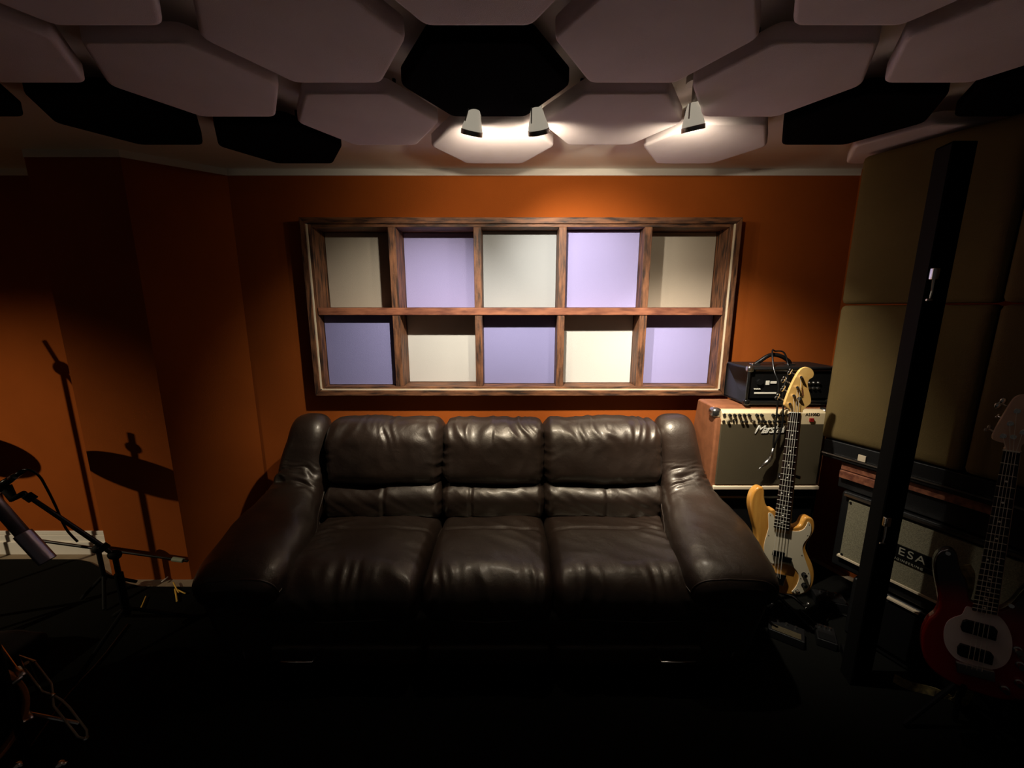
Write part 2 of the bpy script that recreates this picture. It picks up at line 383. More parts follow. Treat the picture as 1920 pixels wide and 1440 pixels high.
# cream bead between casing and inner box
bx0, bx1, bz0, bz1 = X0 + cw, X1 - cw, Z0 + cw, Z1 - cw
bead = MB().box((bx0, YF + .004, bz0), (bx0 + .007, 2.49, bz1)).box((bx1 - .007, YF + .004, bz0), (bx1, 2.49, bz1)).box((bx0, YF + .004, bz0), (bx1, 2.49, bz0 + .007))
bead.v = [Vector((p.x, min(p.y, 2.415), p.z)) for p in bead.v]
tag(bead.build('bead', 'gold', fr), 'thin cream strip inside the casing')
ix0, ix1, iz0, iz1 = NX0 + .001, NX1 - .001, NZ0 + .001, NZ1 - .001
for a, b in ((bx0 + .007, bx0 + .026), (bx1 - .026, bx1 - .007)): MB().box((a, YF + .012, bz0 + .007), (b, 2.577, bz1)).build('inner_board', 'woodz', fr, bevel=.002)
for a, b in ((bz0 + .007, bz0 + .022), (bz1 - .016, bz1)): MB().box((bx0 + .026, YF + .012, a), (bx1 - .026, 2.577, b)).build('inner_board', 'wood', fr, bevel=.002)
xi0, xi1, zi0, zi1 = bx0 + .026, bx1 - .026, bz0 + .022, bz1 - .016
dv = [-.681, -.1965, .288, .7725]; YD = 2.352; bw = .0215
for x in dv:
    MB().box((x - bw, YD, zi0), (x + bw, 2.575, 1.587)).build('upright', 'woodz', fr, bevel=.002)
    MB().box((x - bw, YD, 1.629), (x + bw, 2.575, zi1)).build('upright', 'woodz', fr, bevel=.002)
MB().box((xi0, YD - .006, 1.587), (xi1, 2.575, 1.629)).build('crossbar', 'orangewood', fr, bevel=.002)
xs = [xi0] + dv + [xi1]
cols = [['taupe', 'lav', 'greyw', 'lav', 'taupe'], ['lav2', 'creamw', 'lav2', 'creamw', 'lav']]
deps = [[2.505, 2.515, 2.465, 2.435, 2.495], [2.405, 2.50, 2.44, 2.47, 2.445]]
nm = {'taupe': 'taupe', 'lav': 'lavender', 'lav2': 'blue-lavender', 'greyw': 'pale grey', 'creamw': 'cream'}
for r in range(2):
    for c in range(5):
        a = xs[c] + (bw if c else .001) + .001; b = xs[c + 1] - (bw if c < 4 else .001) - .001
        z0, z1 = (1.63, zi1 - .001) if r == 0 else (zi0 + .001, 1.586)
        tag(MB().box((a, deps[r][c], z0), (b, 2.577, z1)).build('fabric_square', cols[r][c], fr, bevel=.004), nm[cols[r][c]] + ' fabric square')

# ------------------------------------------------------------------ sofa
sofa = thing('leather_sofa', 'three-seat dark brown leather sofa with puffy cushions below the wooden frame', 'sofa', (-.11, 1.85, 0))
SX = -.11
CX = [(-1.03, -.388), (-.384, .176), (.18, .83)]
# carcass
pillow(MB(), (SX, 2.27, .52), (1.06, .075, .42), (.05, .05, .05), (20, 4, 10)).build('back_board', 'leather', sofa, smooth=True)
def base_fn(p, n): return p + Vector((0, -.012 * max(0, 1 - (p.z / .10) ** 2) if p.y < 0 else 0, .0))
pillow(MB(), (SX, 1.88, .265), (1.12, .40, .10), (.06, .05, .04), (60, 10, 10), base_fn).build('front_apron', 'leather', sofa, smooth=True)
for a, b in ((-1.21, -.39), (-.386, .176), (.18, .99)):
    pillow(MB(), ((a + b) / 2, 1.86, .125), ((b - a) / 2, .385, .058), (.03, .03, .03), (20, 10, 6)).build('lower_rail', 'leather', sofa, smooth=True)
for a, b in ((-.97, -.83), (.62, .77)):
    MB().box((a, 1.50, .0095), (b, 1.56, .075)).build('foot', 'gloss', sofa, bevel=.006)
    MB().tube([(a, 1.47, .165), (a + .006, 1.404, .172), (b - .006, 1.404, .172), (b, 1.47, .165)], .0055, 10).build('handle', 'chrome', sofa, smooth=True)
for a in (-.97, .62):
    MB().box((a, 2.20, .0095), (a + .14, 2.26, .075)).build('foot', 'gloss', sofa, bevel=.006)
def head(i, a, b):
    hx = (b - a) / 2 + .004; hz = .165
    def fn(p, n):
        u, v, w_ = p.x / hx, p.y / .12, p.z / hz
        p = p.copy()
        p.y -= .035 * (1 - u * u) * (1 - w_ * w_ * .7) if n.y < 0 else 0     # crowned front
        p.z += .016 * (1 - abs(u) ** 3) * max(0, w_) - .012 * (1 - u * u) * max(0, -w_)
        p.z += .010 * nz(p.x * 4 + i * 7, 2.2) * max(0, w_)
        if abs(u) > .9: p.y += .02 * (abs(u) - .9) / .1
        top = smooth(.15, .75, w_) * (1 - .4 * smooth(.9, 1, w_)); side = smooth(.72, 1, abs(u))
        f1 = ridge(p.x * 17 + nz(p.x * 5, p.z * 8, i) * 1.6 + p.z * 6 * (1 if u > 0 else -1), p.z * 5, i * 3.3)
        f2 = ridge(p.z * 22 + p.x * 5 * (1 if u > 0 else -1), p.x * 5, i * 5.1)
        p += n * (.0085 * top * f1 + .008 * side * f2 * (1 - top * .5))
        p += n * (.010 * nz(p.x * 6, p.z * 7, i * 2.7 + 9) + .0025 * ridge(p.x * 11, p.z * 9, i * 4.4))
        # lean: bottom pushed forward a little, top back
        p.y += .055 * (w_ + 1) / 2
        return p
    pillow(MB(), ((a + b) / 2, 2.115, .832), (hx, .12, hz), (.055, .10, .095), (72, 24, 44), fn).build('back_cushion', 'leather', sofa, smooth=True)
    # piping seam along the top of the cushion
    pts = [Vector(((a + b) / 2 + hx * .93 * s, 2.15 - .01 * (1 - s * s), .999 + .0155 * (1 - abs(s) ** 3) - .018 * abs(s) ** 6)) for s in [k / 14 - 1 for k in range(29)]]
def lumbar(i, a, b):
    hx = (b - a) / 2 + .003
    tucks = {0: [.05], 1: [-.42], 2: [.02]}[i]
    def fn(p, n):
        u, w_ = p.x / hx, p.z / .105; p = p.copy()
        if n.y < .2: p.y -= .02 * (1 - u * u)
        for t in tucks: p.y += .016 * math.exp(-((u - t) / .022) ** 2) * (1 if n.y < 0 else 0)
        s = smooth(.6, 1, abs(u))
        p += n * (.005 * s * ridge(p.z * 20 + p.x * 14 * (1 if u > 0 else -1), p.x * 6, i) + .006 * nz(p.x * 9, p.z * 10, i * 4 + 3) + .003 * ridge(p.x * 12 + p.z * 20, p.z * 4, i + 20))
        p.z += .008 * nz(p.x * 5, i * 3.1) + (.014 * u if i == 0 else 0) * max(0, w_)
        return p
    pillow(MB(), ((a + b) / 2, 2.10, .572), (hx, .125, .105), (.045, .10, .08), (64, 18, 26), fn).build('lumbar_cushion', 'leather', sofa, smooth=True)
def seat(i, a, b):
    hx = (b - a) / 2 + .002; hy = .33; cy = 1.775
    if i == 0: ext = (-1, .17)
    elif i == 2: ext = (1, .17)
    else: ext = (0, 0)
    def fn(p, n):
        u, v, w_ = p.x / hx, p.y / hy, p.z / .11; p = p.copy()
        if n.z > .1: p.z += .030 * (1 - u ** 4) * (1 - max(0, v) * .5) * (1 - abs(v) ** 5) - .022 * smooth(-.2, 1, v)
        # front roll drops a little and bulges
        if n.y < -.2: p.y -= .015 * (1 - w_ * w_)
        # T shape: seat widens under the arm at the front
        if ext[0] and u * ext[0] > 0: p.x += ext[0] * ext[1] * abs(u) ** 2 * smooth(-.45, -.8, v)
        # stitch line across
        if n.z > 0: p.z -= .009 * math.exp(-((v - .12 - .05 * u * u) / .022) ** 2)
        fr_ = smooth(-.55, -.95, v)
        f1 = ridge(p.x * 16 + nz(p.x * 4, p.z * 6, i) * 1.5 + p.z * 4, p.z * 3 + p.y * 1.5, i * 2.1)
        arm = 0
        if ext[0]: arm = smooth(.15, .8, u * ext[0])
        f2 = ridge((p.y * 14 + p.x * ext[0] * 9 if ext[0] else p.y * 14), (p.x * 4), i * 6.6 + 1.7)
        p += n * (.007 * fr_ * f1 + .0085 * arm * f2 * (1 - fr_ * .6) + .010 * nz(p.x * 5, p.y * 5, i * 3.7) + .003 * ridge(p.x * 7 + p.y * 9, p.y * 4 - p.x * 3, i * 8.8))
        return p
    pillow(MB(), ((a + b) / 2, cy, .405), (hx, hy, .11), (.05, .12, .085), (72, 60, 22), fn).build('seat_cushion', 'leather', sofa, smooth=True)
for i, (a, b) in enumerate(CX): head(i, a, b); lumbar(i, a, b); seat(i, a, b)
# welt along the bottom of the seat fronts
for i, (a, b) in enumerate(((-1.17, -.39), (-.38, .172), (.186, .97))):
    MB().tube([(a + .02, 1.455, .335), ((a + b) / 2, 1.44, .330), (b - .02, 1.455, .335)], .006, 8).build('piping', 'leather', sofa, smooth=True)
# arms: one continuous pad from the top of the back down and forward
ARM = [  # x, y, z, half width, half thickness
    (.925, 2.235, .93, .075, .05), (.925, 2.21, .945, .098, .085), (.925, 2.175, .925, .108, .11), (.93, 2.16, .86, .115, .125), (.94, 2.14, .775, .124, .125), (.945, 2.10, .70, .122, .118),
    (.952, 2.03, .625, .13, .115), (.955, 1.93, .575, .158, .115), (.95, 1.80, .545, .188, .118), (.932, 1.66, .520, .198, .122), (.915, 1.54, .500, .195, .12), (.905, 1.465, .487, .185, .108), (.90, 1.425, .478, .165, .088), (.90, 1.40, .470, .12, .055)]
def arm(sg):
    P = spline([a[:3] for a in ARM], 9); W = spline([(a[3], a[4], 0) for a in ARM], 9); n = 56; vs = []; fs = []
    for i, p in enumerate(P):
        t = (P[min(i + 1, len(P) - 1)] - P[max(i - 1, 0)]).normalized(); side = Vector((1, 0, 0)); side = (side - t * side.dot(t)).normalized(); up = side.cross(t); 
        if up.z < 0 and abs(t.z) < .7: up = -up
        if up.y > 0 and abs(t.z) >= .7: up = -up
        hw, ht = W[i].x, W[i].y
        for k in range(n):
            a = 2 * math.pi * k / n; ca, sa = math.cos(a), math.sin(a); e = .72
            x = math.copysign(abs(ca) ** e, ca) * hw; y = math.copysign(abs(sa) ** e, sa) * ht
            q = p + side * x + up * y; nn = (side * ca / hw + up * sa / ht).normalized()
            s = i / len(P); cr = math.exp(-((s - .42) / .075) ** 2); tpp = max(0, sa)
            q += nn * (.011 * cr * ridge(s * 42 + ca * 1.2 + nz(ca * 2, s * 9, 4 * sg) * 1.4, ca * 1.1, 8 + sg) * (.4 + tpp))
            q += nn * (.009 * nz(q.x * 6, q.y * 6, q.z * 6 + 5 * sg) + .0035 * ridge(q.x * 9 + q.y * 5 * sg, q.y * 7, q.z * 5 + sg) * smooth(.45, .6, s))
            if s > .86: q += nn * .004 * ridge(q.x * 14, q.z * 9, 3 * sg) * smooth(.86, .95, s)
            vs.append(Vector((SX + (q.x - SX) * sg, q.y, q.z)) if sg > 0 else Vector((2 * SX - q.x, q.y, q.z)))
    for i in range(len(P) - 1): fs += [(i * n + k, i * n + (k + 1) % n, (i + 1) * n + (k + 1) % n, (i + 1) * n + k) for k in range(n)]
    fs += [tuple(range(n)), tuple(range((len(P) - 1) * n, len(P) * n))]
    MB().add(vs, fs).build('arm_pad', 'leather', sofa, smooth=True)
    # upholstered side below the pad
    def bf(p, n):
        p = p.copy(); p.x += sg * .05 * (p.z / .2) * (1 if p.x * sg > 0 else .0) * smooth(.25, -.1, p.y) - sg * .03 * smooth(-.05, .2, p.y) * (1 if p.x * sg > 0 else 0); return p + n * .006 * nz(p.x * 5, p.y * 5, p.z * 5)
    cx = .945 if sg > 0 else 2 * SX - .945
    pillow(MB(), (cx, 1.87, .28), (.13, .42, .20), (.06, .07, .06), (12, 30, 16), bf).build('arm_side', 'leather', sofa, smooth=True)
    # seam along both sides and around the front of the pad
    L_ = len(P); i1 = int(L_ * .925); path = []
    for i in range(int(L_ * .42), i1): path.append(vs[i * n + int(n * .5)])
    for k in range(int(n * .5), -1, -1): path.append(vs[i1 * n + k])
    for i in range(i1 - 1, int(L_ * .5), -1): path.append(vs[i * n])
    MB().tube(path, .0035, 6).build('seam', 'leather', sofa, smooth=True)
for sg in (1, -1): arm(sg)

# ------------------------------------------------------------------ amplifiers between sofa and corner
def knob(mb, c, r, l): mb.tube([c, (c[0], c[1] - l * .4, c[2]), (c[0], c[1] - l, c[2])], [r, r * .9, r * .75], 14)
bx = (1.07, 1.655)
cab = thing('speaker_cabinet', 'black speaker cabinet under the brown combo amplifier, behind the sofa arm', 'speaker cabinet', (1.37, 2.16, 0))
MB().box((1.075, 2.03, .012), (1.69, 2.36, .652)).build('body', 'black', cab, bevel=.012)
MB().box((1.10, 2.022, .05), (1.66, 2.032, .60)).build('grille', 'matteb', cab)
MB().box((1.10, 2.014, .600), (1.66, 2.03, .612)).build('trim_strip', 'dchrome', cab)
for x in (1.12, 1.64):
    for y in (2.07, 2.32): MB().tube([(x, y, 0), (x, y, .014)], .018, 12).build('foot', 'gloss', cab)
am = thing('combo_amplifier', 'brown vinyl combo amplifier with cream control panel and dark grille, on a black cabinet', 'amplifier', (1.37, 2.1, .655))
MB().prism([(1.07, 2.0, .655), (1.07, 2.0, 1.045), (1.07, 2.05, 1.115), (1.07, 2.22, 1.115), (1.07, 2.30, .655)], (.6, 0, 0)).build('body', 'brown', am, bevel=.012)
tag(MB().box((1.096, 1.990, .69), (1.64, 2.001, 1.030)).build('grille', 'grille', am, bevel=.004), 'dark olive grille cloth')
MB().box((1.085, 1.984, .664), (1.655, 2.0, .684)).build('piping', 'gold', am, bevel=.003)
cpn = MB().prism([(1.098, 1.992, 1.024), (1.098, 1.992, 1.088), (1.098, 2.005, 1.100), (1.098, 2.06, 1.100), (1.098, 2.06, 1.024)], (.54, 0, 0)).build('control_panel', 'creamp', am, bevel=.003)
kb = [1.135, 1.160, 1.185, 1.210, 1.235, 1.275, 1.30, 1.36, 1.385, 1.41, 1.44]
for k, x in enumerate(kb): 
    b = MB(); knob(b, (x, 1.993, 1.078), .0085, .014); b.build('knob', 'dull_maple' if k == 99 else 'gloss', cpn)
for k, x in enumerate([1.106, 1.106]):
    b = MB(); b.tube([(x, 1.993, 1.08 - k * .036), (x, 1.987, 1.08 - k * .036)], .008, 12); b.build('jack', 'dchrome', cpn)
for x in (1.13, 1.26, 1.30): 
    b = MB(); knob(b, (x, 1.993, 1.046), .009, .014); b.build('knob', 'dchrome', cpn)
for x in (1.20, 1.222, 1.32, 1.345, 1.37, 1.395, 1.42): 
    b = MB(); knob(b, (x, 1.993, 1.044), .0085, .014); b.build('knob', 'gloss', cpn)
for x in (1.155, 1.17, 1.285): MB().box((x, 1.986, 1.038), (x + .005, 1.993, 1.056)).build('button', 'gloss', cpn)
tag(MB().box((1.553, 1.984, 1.044), (1.573, 1.993, 1.062)).build('power_switch', 'red', cpn), 'red power switch')
text_mesh('logo', 'Marshall', .062, 'ivory', am, (1.268, 1.988, .980), (1, 0, .03), (0, 0, 1), shear=.45, spacing=.78, thick=.002)
text_mesh('model_lettering', 'AS100D', .022, 'gloss', am, (1.530, 1.9915, 1.074), (1, 0, 0), (0, 0, 1))
for x in (1.072, 1.668):
    pillow(MB(), (x + (.008 if x < 1.3 else -.008), 2.035, 1.082), (.026, .03, .026), (.018, .018, .018), (6, 6, 6)).build('corner_protector', 'dchrome', am, smooth=True)
hd = thing('amplifier_head', 'black amplifier head seen from behind, standing on the brown combo', 'amplifier', (1.45, 2.14, 1.115))
hx0, hx1, hy0, hy1, hz0, hz1 = 1.235, 1.70, 2.035, 2.25, 1.122, 1.325
sh = MB(); t_ = .014
sh.box((hx0, hy0, hz0), (hx1, hy1, hz0 + t_)).box((hx0, hy0, hz1 - t_), (hx1, hy1, hz1)).box((hx0, hy0, hz0 + t_), (hx0 + t_, hy1, hz1 - t_)).box((hx1 - t_, hy0, hz0 + t_), (hx1, hy1, hz1 - t_)).box((hx0 + t_, hy1 - t_, hz0 + t_), (hx1 - t_, hy1, hz1 - t_))
sh.build('body', 'black', hd, bevel=.005)
rp_ = MB().box((hx0 + t_, hy0 + .014, hz0 + .035), (hx1 - t_, hy0 + .022, hz1 - .03)).build('rear_panel', 'gloss', hd)
MB().box((hx0 + .03, hy0 + .004, hz0 + .012), (hx1 - .03, hy0 + .012, hz0 + .020)).build('rail', 'dchrome', hd)
MB().box((hx0 + .04, hy0 + .006, hz1 - .024), (hx1 - .03, hy0 + .02, hz1 - .017)).build('rail', 'dchrome', hd)
MB().box((1.285, hy0 + .010, hz0 + .058), (1.40, hy0 + .014, hz0 + .066)).build('label_plate', 'pale', rp_)
MB().box((1.365, hy0 + .010, 1.235), (1.395, hy0 + .014, 1.247)).box((1.34, hy0 + .011, 1.228), (1.358, hy0 + .014, 1.250)).build('label_plate', 'pale', rp_)
MB().tube([(1.305, hy0 + .003, 1.243), (1.305, hy0 + .015, 1.243)], .016, 6).build('power_inlet', 'matteb', rp_)
for k in range(4): MB().tube([(1.283 + k * .009, hy0 + .008, 1.206), (1.283 + k * .009, hy0 + .014, 1.206)], .003, 8).build('fuse', 'pale', rp_)
for r in range(2):
    for c in range(4): MB().tube([(1.545 + c * .024, hy0 + .004, 1.238 - r * .028), (1.545 + c * .024, hy0 + .014, 1.238 - r * .028)], [.006, .008], 12).build('jack', 'dchrome', rp_)
for x in (hx0, hx1):
    for z in (hz0, hz1):
        s = 1 if x < 1.4 else -1; s2 = 1 if z < 1.2 else -1
        pillow(MB(), (x + s * .012, hy0 + .012, z + s2 * .012), (.017, .017, .017), (.012, .012, .012), (6, 6, 6)).build('corner_protector', 'dchrome' if z > 1.2 else 'gloss', hd, smooth=True)
for x in (1.27, 1.66):
    for y in (2.06, 2.22): MB().tube([(x, y, 1.1155), (x, y, 1.124)], .012, 10).build('foot', 'matteb', hd)
hp = spline([(1.315, 2.12, 1.326), (1.335, 2.118, 1.342), (1.385, 2.112, 1.378), (1.44, 2.11, 1.374), (1.49, 2.115, 1.347), (1.505, 2.12, 1.326)], 6)
MB().tube(hp, .011, 10).build('handle', 'gloss', hd, smooth=True)
for x in (1.315, 1.505): MB().box((x - .022, 2.105, 1.325), (x + .022, 2.135, 1.333)).build('handle_mount', 'dchrome', hd, bevel=.003)

# instrument cable hung over the handle
k6 = crop(1280, 640, 4.5)
def cpts(l, Ys): return [atY(*k6(a, b), Y) for (a, b), Y in zip(l, Ys)]
ca = thing('instrument_cable', 'black instrument cable draped over the amplifier head handle, silver plug dangling', 'cable', (1.45, 1.96, 1.1))
p1 = cpts([(770, 905), (790, 840), (835, 730), (848, 600), (845, 460), (862, 360), (885, 290), (893, 215)], [1.965, 1.965, 1.965, 1.97, 1.975, 1.985, 2.0, 2.075])
p2 = [Vector((1.455, 2.105, 1.392)), Vector((1.41, 2.11, 1.400)), Vector((1.375, 2.08, 1.402))]
p3 = cpts([(770, 240), (808, 345), (806, 450), (797, 570), (785, 700), (768, 830), (765, 905)], [2.02, 1.985, 1.972, 1.965, 1.963, 1.962, 1.962])
MB().tube(spline([*p1, *p2, *p3], 6), .0042, 8).build('cord', 'gloss', ca, smooth=True)
q = cpts([(765, 900), (742, 985), (700, 1028), (665, 1058), (632, 1088)], [1.962] * 5)
MB().tube([q[0], q[1]], [.006, .009], 10).build('strain_relief', 'dchrome', ca, smooth=True)
MB().tube([q[1], q[2], q[3]], [.0105, .011, .0065], 12).tube([q[3], q[4]], [.0035, .003], 8).build('plug', 'dchrome', ca, smooth=True)

# ------------------------------------------------------------------ basses
def guitar_plane(P0, Nn): return lambda u, v, off=0: onp(u, v, Vector(P0) + Nn * off, Nn)
def outline(f, pts, tr, n=6, off=0): return spline([f(*tr(a, b), off) for a, b in pts], n, True)
# honey-coloured bass in front of the combo
N1 = Vector((0, -1.15, .09)).normalized(); P1 = (1.33, 1.73, .2)
G = guitar_plane(P1, N1); k7 = crop(1360, 880, 5.5385)
b1 = thing('bass_guitar', 'honey-coloured bass guitar with cream pickguard, leaning between sofa arm and combo', 'bass guitar', G(1480, 1116))
body = [(520, 425), (470, 415), (430, 370), (413, 300), (410, 225), (390, 188), (345, 190), (298, 235), (270, 310), (266, 390), (282, 480), (305, 570), (325, 650), (335, 740), (322, 830), (295, 920), (285, 1020), (300, 1120), (360, 1210), (460, 1270), (590, 1295), (700, 1308), (800, 1303), (878, 1260), (922, 1180), (930, 1080), (910, 990), (870, 905), (843, 835), (846, 780), (885, 715), (922, 655), (935, 590), (920, 525), (880, 497), (838, 503), (812, 535), (790, 575), (745, 597), (700, 598), (660, 590), (590, 560)]
MB().prism(outline(G, body, k7, 5), -N1 * .042).build('body', 'honey', b1, bevel=.009, seg=4)
pg = [(448, 452), (482, 458), (505, 500), (520, 600), (650, 628), (700, 640), (760, 640), (810, 620), (840, 580), (858, 545), (884, 570), (886, 640), (862, 700), (814, 760), (798, 820), (815, 900), (845, 990), (875, 1080), (880, 1160), (855, 1232), (800, 1278), (740, 1286), (690, 1270), (702, 1252), (740, 1200), (762, 1130), (750, 1070), (710, 1020), (650, 990), (575, 975), (500, 975), (430, 940), (400, 850), (405, 760), (430, 670), (446, 600), (444, 500)]
MB().prism(outline(G, pg, k7, 4), N1 * .0025).build('pickguard', 'guard', b1)
nl, nr, el, er = k6(898, 600), k6(990, 604), k7(500, 600), k7(655, 636)
def lerp(a, b, t): return (a[0] + (b[0] - a[0]) * t, a[1] + (b[1] - a[1]) * t)
e2l, e2r = k7(505, 640), k7(650, 662)
MB().prism([G(*nl, -.008), G(*nr, -.008), G(*e2r, -.008), G(*e2l, -.008)], N1 * .014).build('neck', 'maple', b1, bevel=.002)
fb = MB().prism([G(*nl, .0065), G(*nr, .0065), G(*er, .0065), G(*el, .0065)], N1 * .006).build('fretboard', 'rose', b1)
for k in range(0, 21):
    t = (1 - 2 ** (-k / 12)) / (1 - 2 ** (-20.6 / 12)); a, b = lerp(nl, el, t), lerp(nr, er, t)
    MB().tube([G(*a, .0130), G(*b, .0130)], .0015 if k else .0025, 6).build('fret' if k else 'nut', 'fret' if k else 'ivory', fb)
for k in (3, 5, 7, 9, 12, 15, 17, 19):
    t = (2 - 2 ** (-k / 12) - 2 ** (-(k - 1) / 12)) / 2 / (1 - 2 ** (-20.6 / 12)); a, b = lerp(nl, el, t), lerp(nr, er, t)
    for s in ((.25, .75) if k == 12 else (.5,)):
        c = lerp(a, b, s); MB().tube([G(*c, .0120), G(*c, .0134)], .0034, 12).build('inlay_dot', 'ivory', fb)
hs = [(898, 592), (890, 575), (848, 540), (850, 505), (880, 420), (920, 330), (958, 262), (990, 227), (1030, 215), (1073, 235), (1090, 270), (1080, 302), (1052, 320), (1040, 350), (1046, 400), (1066, 480), (1060, 522), (1030, 548), (998, 580), (990, 596)]
hsb = MB().prism(outline(G, hs, k6, 4, -.006), N1 * .014).build('headstock', 'maple', b1, bevel=.002)
text_mesh('headstock_lettering', 'Fender', .015, 'orangewood', b1, G(*k6(1022, 470), .0085), G(*k6(1010, 340)) - G(*k6(1022, 470)), G(*k6(930, 400)) - G(*k6(1010, 412)), shear=.2)
posts = [(1000, 302), (968, 388), (938, 458), (905, 528)]; keys = [(912, 258), (852, 402), (858, 325), (806, 470)]
for (a, b), (c, d) in zip(posts, [keys[0], keys[2], keys[1], keys[3]]):
    MB().tube([G(*k6(a, b), .006), G(*k6(a, b), .022)], [.0068, .0055], 14).build('tuning_post', 'chrome', hsb)
    t = MB().tube([G(*k6(a, b), -.011), G(*k6(c, d), -.011)], .0028, 8)
    pc = G(*k6(c, d), -.011); ax = (G(*k6(c, d)) - G(*k6(a, b))).normalized(); pe = ax.cross(N1).normalized()
    for s in (-1, 1):
        t.ball(pc + pe * .007 * s + ax * .004, .009, 10, (1, .35, 1))
    t.build('tuning_key', 'chrome', hsb, smooth=True)
MB().tube([G(*k6(985, 482), .006), G(*k6(985, 482), .014)], .0085, 14).build('string_guide', 'chrome', hsb)
br = (k7(470, 1120), k7(600, 1150))
for i in range(4):
    s = (i + .5) / 4 * .76 + .12; a = lerp(nl, nr, s); po = k6(*posts[3 - i]); e = lerp(el, er, s); z = (e[0] + (e[0] - a[0]) * .42, e[1] + (e[1] - a[1]) * .42)
    MB().tube([G(*po, .016), G(*a, .0165), G(*z, .0175)], .0008, 6).build('string', 'fret', b1)
zc = (lerp(el, er, .5)[0] + (lerp(el, er, .5)[0] - lerp(nl, nr, .5)[0]) * .42, lerp(el, er, .5)[1] + (lerp(el, er, .5)[1] - lerp(nl, nr, .5)[1]) * .42)
ux = (G(*er) - G(*el)).normalized(); uy = N1.cross(ux).normalized(); zc3 = G(*zc)
def gbox(c, hx, hy, d0, d1, N_, ux_, uy_): 
    return MB().prism([c + ux_ * a * hx + uy_ * b * hy + N_ * d0 for a, b in ((-1, -1), (1, -1), (1, 1), (-1, 1))], N_ * (d1 - d0))
gbox(zc3, .042, .028, 0, .012, N1, ux, uy).build('bridge', 'chrome', b1, bevel=.002)
gbox(G(*k7(612, 925)), .028, .014, .0025, .0145, N1, ux, uy).build('pickup', 'gloss', b1, bevel=.003)
gbox(G(*k7(540, 870)), .028, .014, .0025, .0145, N1, ux, uy).build('pickup', 'gloss', b1, bevel=.003)
for a, b, r in ((808, 1088, .0095), (808, 1195, .0095), (737, 1255, .0065)):
    c = G(*k7(a, b)); MB().tube([c + N1 * .0025, c + N1 * .004], r * 1.25, 16).tube([c + N1 * .004, c + N1 * .019], [r, r * .9], 16).build('knob', 'gloss' if r > .007 else 'dchrome', b1)
for a, b in ((464, 470), (866, 572), (850, 682), (790, 888), (695, 1000), (858, 1073), (778, 1127), (834, 1235), (702, 1268), (664, 642), (445, 680)):
    c = G(*k7(a, b)); MB().tube([c + N1 * .002, c + N1 * .0035], .0022, 8).build('screw', 'dchrome', b1)
c = G(*k7(390, 192)); MB().tube([c - N1 * .02, c - N1 * .02 + uy * .012], .005, 10).build('strap_button', 'chrome', b1)
# stand for it
st = thing('guitar_stand', 'black tubular stand holding the honey-coloured bass', 'guitar stand', (1.36, 1.80, 0))
hl_ = G(*k7(640, 1320), -.02); 
ps = Vector((G(*k7(640, 900)).x, 1.90, .55)); tp = G(*k6(870, 1130), -.075)
MB().tube([(1.37, 1.905, .0101 + .01), (ps.x, 1.905, .3), tp], .009, 10).build('pole', 'gloss', st)
MB().tube([tp + Vector((-.05, -.03, 0)), tp + Vector((-.028, .008, 0)), tp + Vector((.028, .008, 0)), tp + Vector((.05, -.03, 0))], .008, 10).build('neck_yoke', 'gloss', st, smooth=True)
for s in (-1, 1):
    MB().tube([(1.37, 1.90, .14), (1.37 + s * .09, 1.80, .155), (1.37 + s * .09, 1.72, .165), (1.37 + s * .09, 1.705, .20)], .008, 10).build('cradle_arm', 'dchrome' if s > 0 else 'gloss', st, smooth=True)
    MB().tube([(1.37, 1.90, .16), (1.37 + s * .16, 1.74, .0191)], .009, 10).build('leg', 'gloss', st)
MB().tube([(1.37, 1.90, .16), (1.37, 1.99, .0191)], .009, 10).build('leg', 'gloss', st)

# dark red bass at the right edge
N2 = Vector((-.62, -.78, .12)).normalized(); P2 = onp(1830, 1200, (1.60, 1.20, .45), Vector((0, -1, 0)))
G2 = guitar_plane(P2, N2); kA = crop(1540, 700, 4.8); kB = crop(1540, 980, 4.2341)
BURST_C = (0, 0, 0)
o2 = G2(1850, 1300); BURST_C = tuple(G2(1820, 1215) - o2); M['burst'] = burst()
b2 = thing('bass_guitar', 'dark red sunburst bass guitar with white pickguard at the right edge', 'bass guitar', o2)
body2 = [(1205, 640), (1175, 560), (1160, 470), (1110, 380), (1080, 250), (1030, 212), (965, 220), (915, 260), (893, 330), (900, 430), (922, 540), (935, 650), (905, 720), (850, 770), (805, 860), (795, 980), (830, 1110), (920, 1210), (1060, 1290), (1240, 1360), (1420, 1410), (1600, 1420), (1750, 1370), (1850, 1250), (1870, 1110), (1820, 980), (1740, 890), (1690, 790), (1720, 690), (1760, 600), (1740, 520), (1660, 500), (1590, 560), (1520, 640), (1440, 690), (1380, 690)]
MB().prism(outline(G2, body2, kB, 5), -N2 * .042).build('body', M['burst'], b2, bevel=.012, seg=4)
pg2 = [(1150, 665), (1190, 672), (1250, 712), (1380, 730), (1440, 770), (1490, 850), (1515, 950), (1500, 1060), (1450, 1130), (1370, 1160), (1290, 1157), (1180, 1122), (1080, 1085), (1020, 1030), (980, 960), (970, 870), (995, 790), (1050, 750), (1110, 730), (1130, 700)]
MB().prism(outline(G2, pg2, kB, 4), N2 * .0025).build('pickguard', 'guard2', b2)
def poly(f, pts, tr, off): return [f(*tr(a, b), off) for a, b in pts]
MB().prism(poly(G2, [(1120, 768), (1150, 762), (1370, 820), (1395, 850), (1380, 930), (1110, 852), (1100, 820)], kB, .0025), N2 * .012).build('pickup', 'gloss', b2, bevel=.003)
